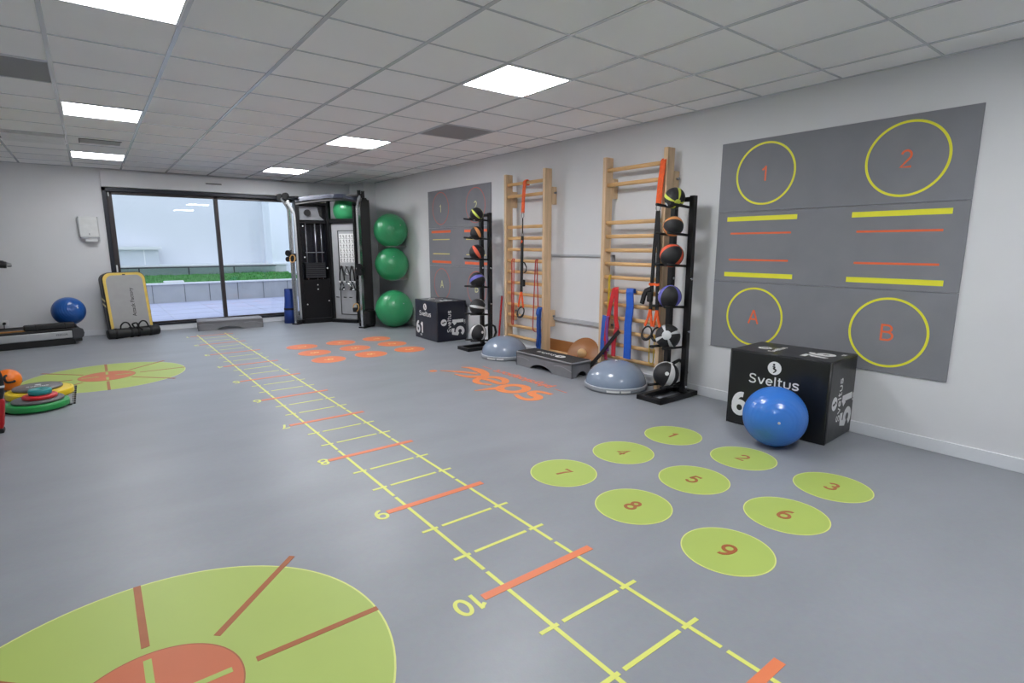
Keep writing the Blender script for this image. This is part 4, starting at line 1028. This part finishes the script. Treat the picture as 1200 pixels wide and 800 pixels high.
# ------------------------------------------------------------------ paper towel dispenser and socket
t = thing('towel_dispenser', 'white paper towel dispenser on the wall left of the window', 'towel dispenser', (0.03, YB, 1.535))
P = [(-0.128, 0.0), (-0.128, -0.075), (-0.11, -0.1), (0.11, -0.1), (0.128, -0.075), (0.128, 0.0)]
MB().prism(P, 0.31, bev=0.008).build('cover', M('dispenser_white', (214, 216, 216), 0.35), t)
MB().prism([(x * 0.94, y * 0.9) for x, y in P], 0.02, Matrix.Translation((0, 0, -0.02))).build('base', m_trunk, t)
MB().prism([(-0.075, -0.025), (-0.07, -0.10), (0.0, -0.112), (0.075, -0.10), (0.08, -0.025)], 0.045, Matrix.Translation((0.015, 0, -0.07)), bev=0.01).build('paper_tray', m_white, t)
MB().box((-0.006, -0.104, 0.03), (0.006, -0.099, 0.06), 0.001).build('lock', m_steel, t)
t = thing('wall_socket', 'white wall socket with black plug left of the blue ball', 'socket', (-1.10, YB, 0.28))
MB().box((-0.045, -0.01, -0.045), (0.045, 0, 0.045), 0.004).build('plate', m_white, t)
MB().lathe([(0.0, 0.0), (0.02, 0.0), (0.018, 0.04), (0.0, 0.042)], 14, frame((1, 0, 0), (0, 0, 1), (0, -1, 0), (0.0, -0.01, 0.0)), cap=False).build('plug', m_blackrub, t)
MB().tube(catmull([(0, -0.05, 0), (0, -0.06, -0.03), (-0.01, -0.03, -0.12), (-0.02, -0.03, -0.26)]), 0.005, 8).build('cord', m_blackrub, t)

# ------------------------------------------------------------------ treadmill (runs out of the frame on the left)
tm = thing('treadmill', 'long low treadmill with silver side rail at the left edge', 'treadmill', (-0.19, 9.985, 0), R(7.5))
tl = 2.0; W = 0.72
m_tsil = M('treadmill_silver', (178, 180, 184), 0.35, 0.5, var=0.03)
b = MB(); b.box((-tl, 0.04, 0.0), (-0.10, W - 0.04, 0.10), 0.01); b.box((-0.12, 0.02, 0.04), (-0.02, W - 0.02, 0.12), 0.01); b.build('base_frame', m_black, tm)
for y in (0.0, W - 0.06):
    MB().box((-tl, y, 0.10), (-0.125, y + 0.06, 0.205), 0.012).build('side_rail', m_tsil, tm)
    MB().box((-tl, y, 0.205), (-0.06, y + 0.09 if y == 0 else y + 0.06, 0.232), 0.006).build('foot_strip', m_blackrub, tm)
    P = [(-0.13, 0.085), (-0.03, 0.085), (0.0, 0.11), (0.012, 0.16), (0.0, 0.215), (-0.04, 0.238), (-0.13, 0.238)]
    MB().prism(P, 0.075, frame((1, 0, 0), (0, 0, 1), (0, -1, 0), (0, y + 0.07, 0)), bev=0.01).build('end_cap', M('endcap_grey', (58, 60, 64), 0.5), tm)
MB().box((-tl, 0.085, 0.19), (-0.05, W - 0.06, 0.222), 0.004).build('running_belt', m_blackrub, tm)
MB().cyl((-0.045, 0.08, 0.175), (-0.045, W - 0.06, 0.175), 0.05, 20).build('rear_roller', m_blackrub, tm)
MB().box((-tl, 0.085, 0.222), (-0.62, 0.13, 0.25), 0.004).build('wooden_strip', M('treadmill_wood', (160, 112, 54), 0.4, var=0.1), tm)
MB().text('PRECOR', 0.035, frame((1, 0, 0), (0, 0, 1), (0, -1, 0), (-0.245, -0.0005, 0.155)), 0.0005, 0.001).build('lettering', M('grey_print', (96, 98, 102), 0.5), tm)
for y in (0.03, W - 0.03):
    MB().tube(catmull([(-1.75, y, 0.2), (-1.72, y, 0.6), (-1.7, y, 1.05), (-1.62, y, 1.16), (-1.3, y, 1.17), (-0.95, y, 1.165), (-0.71, y, 1.15)]), [0.045] * 37, 12).build('handrail', m_black, tm)
    MB().lathe([(0.0, 0), (0.024, 0.005), (0.026, 0.02), (0.026, 0.05)], 16, Matrix.Translation((-0.655, y, 1.147)) @ Matrix.Rotation(-PI / 2, 4, 'Y'), cap=False).build('rail_tip', m_steel, tm)
MB().box((-1.95, 0.0, 1.1), (-1.66, W, 1.42), 0.04).build('console', m_blackrub, tm)
MB().box((-tl - 0.02, 0.02, 0.1), (-1.55, W - 0.02, 0.30), 0.05).build('motor_cover', m_black, tm)
t = thing('folded_mat', 'black folded mat lying on the treadmill in front of the ball', 'exercise mat', (-0.54, 9.985, 0.233), R(7.5))
MB().box((-0.29, 0.02, 0), (0.27, 0.13, 0.082), 0.022, seg=3).build('folded_pad', M('mat_charcoal', (38, 38, 40), 0.7, var=0.1, bump=0.2), t)
for x in (-0.16, 0.16): MB().box((x - 0.012, 0.018, -0.0005), (x + 0.012, 0.132, 0.0835), 0.022).build('strap', m_blackrub, t)

# ------------------------------------------------------------------ strike shield leaning on the back wall
def rrect(w, h, r, n=8, rb=None):
    P = []
    rb = r if rb is None else rb
    for cx, cy, a0, q in ((w / 2 - r, h - r, 0, r), (-w / 2 + r, h - r, PI / 2, r), (-w / 2 + rb, rb, PI, rb), (w / 2 - rb, rb, 3 * PI / 2, rb)):
        for i in range(n + 1):
            a = a0 + PI / 2 * i / n; P.append((cx + q * math.cos(a), cy + q * math.sin(a)))
    return P
sh = thing('strike_shield', 'grey padded shield with yellow border leaning beside the window', 'strike shield', (0.425, 10.42, 0.0), R(17))
LEAN = Matrix.Rotation(R(90 - 8), 4, 'X')
def off(P, d, w, h): return [(x * (w - 2 * d) / w, (y - h / 2) * (h - 2 * d) / h + h / 2) for x, y in P]
w_, h_ = 0.60, 1.01
PP = rrect(w_, h_, 0.11, rb=0.05)
MB().prism(PP, 0.15, LEAN @ Matrix.Translation((0, 0, -0.15)), bev=0.02).build('core', M('shield_black', (24, 23, 26), 0.4, var=0.1), sh)
A_, B_ = off(PP, 0.012, w_, h_), off(PP, 0.055, w_, h_)
pr = MB(); n = len(A_); vs = [(x, y, 0.004) for x, y in A_] + [(x, y, 0.004) for x, y in B_]
fs = [(i, (i + 1) % n, n + (i + 1) % n, n + i) for i in range(n)]
pr.verts_faces([LEAN @ Vector(v_) for v_ in vs], fs); pr.build('border', M('shield_yellow', (222, 190, 92), 0.45), sh)
MB().prism(off(PP, 0.05, w_, h_), 0.006, LEAN @ Matrix.Translation((0, 0, -0.001))).build('face', M('shield_grey', (160, 160, 160), 0.55, var=0.03), sh)
MB().text('Attack Factory', 0.075, LEAN @ frame((0, 1, 0), (-1, 0, 0), (0, 0, 1), (0.06, 0.53, 0.0055)), 0.0005, 0.001).build('lettering', m_black, sh)
MB().box((-0.02, h_ - 0.05, 0.004), (0.02, h_ - 0.036, 0.007), mat=LEAN).build('tab', m_black, sh)
sl = MB()
for s in (-1, 1):
    for k_ in (0, 1):
        z0 = 0.55 - k_ * 0.08 - (0.12 if s > 0 else 0)
        sl.verts_faces([LEAN @ Vector((s * (w_ / 2 + 0.0015), z0 + 0.06, -0.135)), LEAN @ Vector((s * (w_ / 2 + 0.0015), z0, -0.012)), LEAN @ Vector((s * (w_ / 2 + 0.0015), z0 + 0.036, -0.012)), LEAN @ Vector((s * (w_ / 2 + 0.0015), z0 + 0.096, -0.135))], [(0, 1, 2, 3)])
sl.build('side_stripes', M('shield_stripe', (236, 226, 170), 0.5), sh)

# ------------------------------------------------------------------ black weight bag on the floor
bg = thing('weight_bag', 'black cylindrical training bag with loop handles before the shield', 'training bag', (0.425, 10.27, 0.078), R(15))
MB().lathe([(0.0, -0.35), (0.062, -0.35), (0.074, -0.34), (0.077, -0.2), (0.07, -0.05), (0.074, 0.1), (0.078, 0.25), (0.074, 0.34), (0.06, 0.35), (0.0, 0.35)], 28, Matrix.Rotation(PI / 2, 4, 'Y'), cap=False).build('body', M('bag_black', (20, 20, 22), 0.5, var=0.15, bump=0.3, bscale=30), bg)
for x in (-0.12, 0.12):
    MB().tube(catmull([(x - 0.06, -0.03, 0.06), (x - 0.06, -0.05, 0.12), (x - 0.02, -0.06, 0.165), (x + 0.03, -0.06, 0.155), (x + 0.06, -0.055, 0.10), (x + 0.07, -0.04, 0.055)]), 0.011, 8).build('loop_handle', m_strapbk, bg)
for x in (-0.24, -0.04, 0.05, 0.22):
    MB().lathe([(0.077, x - 0.02), (0.081, x - 0.018), (0.081, x + 0.018), (0.077, x + 0.02)], 24, Matrix.Rotation(PI / 2, 4, 'Y'), cap=False).build('strap', m_strapbk, bg)
MB().tube(catmull([(0.0, -0.04, 0.07), (-0.03, -0.06, 0.13), (0.03, -0.06, 0.14), (0.05, -0.06, 0.08), (0.1, -0.078, 0.03)]), 0.012, 8).build('strap_end', m_strapbk, bg)

# ------------------------------------------------------------------ balance discs on the puzzle mat (left)
pm = thing('puzzle_mat', 'grey foam floor tile with notched edge under the coloured discs', 'floor mat', (-1.10, 6.115, 0))
m_puz = M('puzzle_grey', (138, 140, 144), 0.8, var=0.04)
pts = [(0, 0), (0.83, 0)]
nt_ = 9
for i in range(nt_):
    y = 0.81 * (i + 0.25) / nt_; d = 0.81 / nt_ / 2
    pts += [(0.83, y), (0.846, y - 0.004), (0.846, y + d + 0.004), (0.83, y + d)]
pts += [(0.83, 0.81), (0, 0.81)]
MB().prism(pts, 0.012).build('tile', m_puz, pm)
ed = MB()
for i in range(nt_):
    y = 0.81 * (i + 0.25) / nt_; d = 0.81 / nt_ / 2
    ed.box((0.845, y - 0.004, 0.0), (0.858, y + d + 0.004, 0.0125))
ed.box((0.0, -0.008, 0), (0.835, 0.0, 0.0115)); ed.build('dark_edge', m_black, pm)
def disc(x, y, z, r, h, col, lab, hole=0.0, text=False, soft=0.012):
    m = M('disc_%d_%d_%d' % col, col, 0.4, var=0.05, coat=0.1)
    t = thing('balance_disc', lab, 'balance disc', (x, y, z), group='stacked coloured discs on the puzzle mat')
    s = min(soft, h * 0.45)
    pr = [(hole, 0.0), (r - s, 0.0), (r - s * 0.3, s * 0.3), (r, s), (r, h - s), (r - s * 0.3, h - s * 0.3), (r - s, h), (hole, h)]
    if hole: pr.append((hole, 0.0))
    MB().lathe(pr, 56, cap=False).build('disc', m, t)
    MB().lathe([(r - s - 0.012, h), (r - s - 0.008, h + 0.002), (r - s - 0.004, h)], 56, cap=False).build('raised_rim', m, t)
    if text:
        q = MB(); F = frame((1, 0, 0), (0, 1, 0), (0, 0, 1), (0, 0, h))
        glyphs(q, 'Sveltus', 0.035, F @ Matrix.Translation((0, -0.02, 0)), 0.16, 0.0008); logo_mark(q, F @ Matrix.Translation((0, 0.045, 0)), 0.05)
        q.build('printing', m_print, t)
disc(-0.495, 6.15, 0.012, 0.218, 0.055, (34, 150, 72), 'large green disc at the bottom of the front stack')
disc(-0.49, 6.15, 0.067, 0.18, 0.026, (92, 92, 94), 'grey disc between the green and red discs')
disc(-0.475, 6.15, 0.093, 0.122, 0.03, (196, 38, 44), 'red disc under the small teal disc', soft=0.01)
disc(-0.47, 6.15, 0.123, 0.081, 0.048, (36, 140, 142), 'small teal disc with a hole on top of the front stack', hole=0.022)
disc(-0.505, 6.635, 0.012, 0.25, 0.062, (232, 200, 34), 'large yellow disc at the bottom of the back stack')
disc(-0.52, 6.66, 0.074, 0.185, 0.028, (104, 102, 104), 'grey disc with white print on top of the yellow disc', text=True)

# orange ball with handle
ob = MB().lathe(gym_ball_prof(0.105, False, 40), 40).build('grip_ball', M('orange_ball', (246, 124, 30), 0.35, var=0.04, coat=0.1), None, (-0.765, 7.12, 0.105))
tag(ob, 'orange ball with a black handle at the left edge', 'exercise ball')
MB().tube(catmull([(0.0, -0.09, 0.06), (-0.01, -0.125, 0.05), (0.0, -0.125, 0.0), (0.05, -0.108, -0.005), (0.055, -0.095, 0.0)]), 0.01, 8).build('handle', m_blackrub, ob)
MB().lathe([(0.0, 0.105), (0.008, 0.107), (0.009, 0.103)], 10, Matrix.Rotation(1.9, 4, 'Y'), cap=False).build('valve_plug', m_blackrub, ob)

# red and black frame cut by the left edge
rf = thing('equipment_frame', 'red and black equipment frame cut off by the left edge', 'gym equipment', (-0.632, 5.50, 0))
m_redp = M('red_paint', (178, 24, 30), 0.35, var=0.06, coat=0.2)
MB().prism([(-0.13, 0.03), (-0.028, 0.03), (-0.018, 0.06), (0.006, 0.24), (-0.005, 0.26), (-0.13, 0.26)], 0.05, frame((1, 0, 0), (0, 0, 1), (0, -1, 0), (0, 0.025, 0)), bev=0.008).build('frame', m_redp, rf)
MB().box((-0.6, -0.3, 0.0), (-0.03, -0.24, 0.05), 0.01).build('stabiliser', m_black, rf)
MB().box((-0.1, -0.04, 0.0), (-0.022, 0.04, 0.035), 0.008).build('rubber_foot', m_blackrub, rf)
MB().box((-0.62, -0.02, 0.10), (-0.12, 0.02, 0.16), 0.01).build('main_beam', m_redp, rf)
MB().box((-0.62, -0.3, 0.03), (-0.56, 0.02, 0.12), 0.01).build('cross_beam', m_black, rf)
MB().tube(catmull([(-0.025, 0, 0.25), (-0.008, 0, 0.33), (-0.004, 0, 0.41), (-0.022, 0, 0.49), (-0.06, 0, 0.53), (-0.12, 0, 0.545), (-0.3, 0, 0.55)]), 0.02, 12).build('handlebar', m_blackrub, rf)
MB().cyl((-0.0075, 0, 0.345), (-0.0065, 0, 0.362), 0.024, 14).build('collar', m_print, rf)
MB().lathe([(0.0, -0.02), (0.03, -0.02), (0.034, 0.0), (0.03, 0.02), (0.0, 0.02)], 16, Matrix.Translation((-0.035, -0.03, 0.44)), cap=False).build('knob', m_blued, rf)

# ------------------------------------------------------------------ world, camera, colour
w = bpy.data.worlds.new('overcast_sky'); SC.world = w; w.use_nodes = True
nt = w.node_tree; bgn = nt.nodes['Background']
tcw = nt.nodes.new('ShaderNodeTexCoord'); sep = nt.nodes.new('ShaderNodeSeparateXYZ'); rp = nt.nodes.new('ShaderNodeValToRGB')
nt.links.new(tcw.outputs['Generated'], sep.inputs[0]); nt.links.new(sep.outputs['Z'], rp.inputs['Fac']); nt.links.new(rp.outputs['Color'], bgn.inputs['Color'])
rp.color_ramp.elements[0].color = (0.84, 0.91, 1.0, 1); rp.color_ramp.elements[1].color = (0.72, 0.83, 1.0, 1)
bgn.inputs['Strength'].default_value = 1.6

cam = bpy.data.cameras.new('camera'); co = bpy.data.objects.new('camera', cam); COL.objects.link(co)
cam.sensor_width = 36; cam.sensor_fit = 'HORIZONTAL'; cam.lens = 636.562 / 1200 * 36
cam.clip_start = 0.05; cam.clip_end = 200
co.location = (0, 0, 1.3894); co.rotation_euler = (PI / 2 - 0.1731, 0.0006, -0.6547)
SC.camera = co

SC.view_settings.view_transform = 'Standard'
SC.view_settings.look = 'None'
SC.view_settings.exposure = 0.0
SC.cycles.max_bounces = 10; SC.cycles.diffuse_bounces = 5; SC.cycles.glossy_bounces = 4; SC.cycles.transparent_max_bounces = 16
SC.cycles.caustics_reflective = False; SC.cycles.caustics_refractive = False
SC.cycles.sample_clamp_indirect = 8
SC.cycles.use_denoising = True
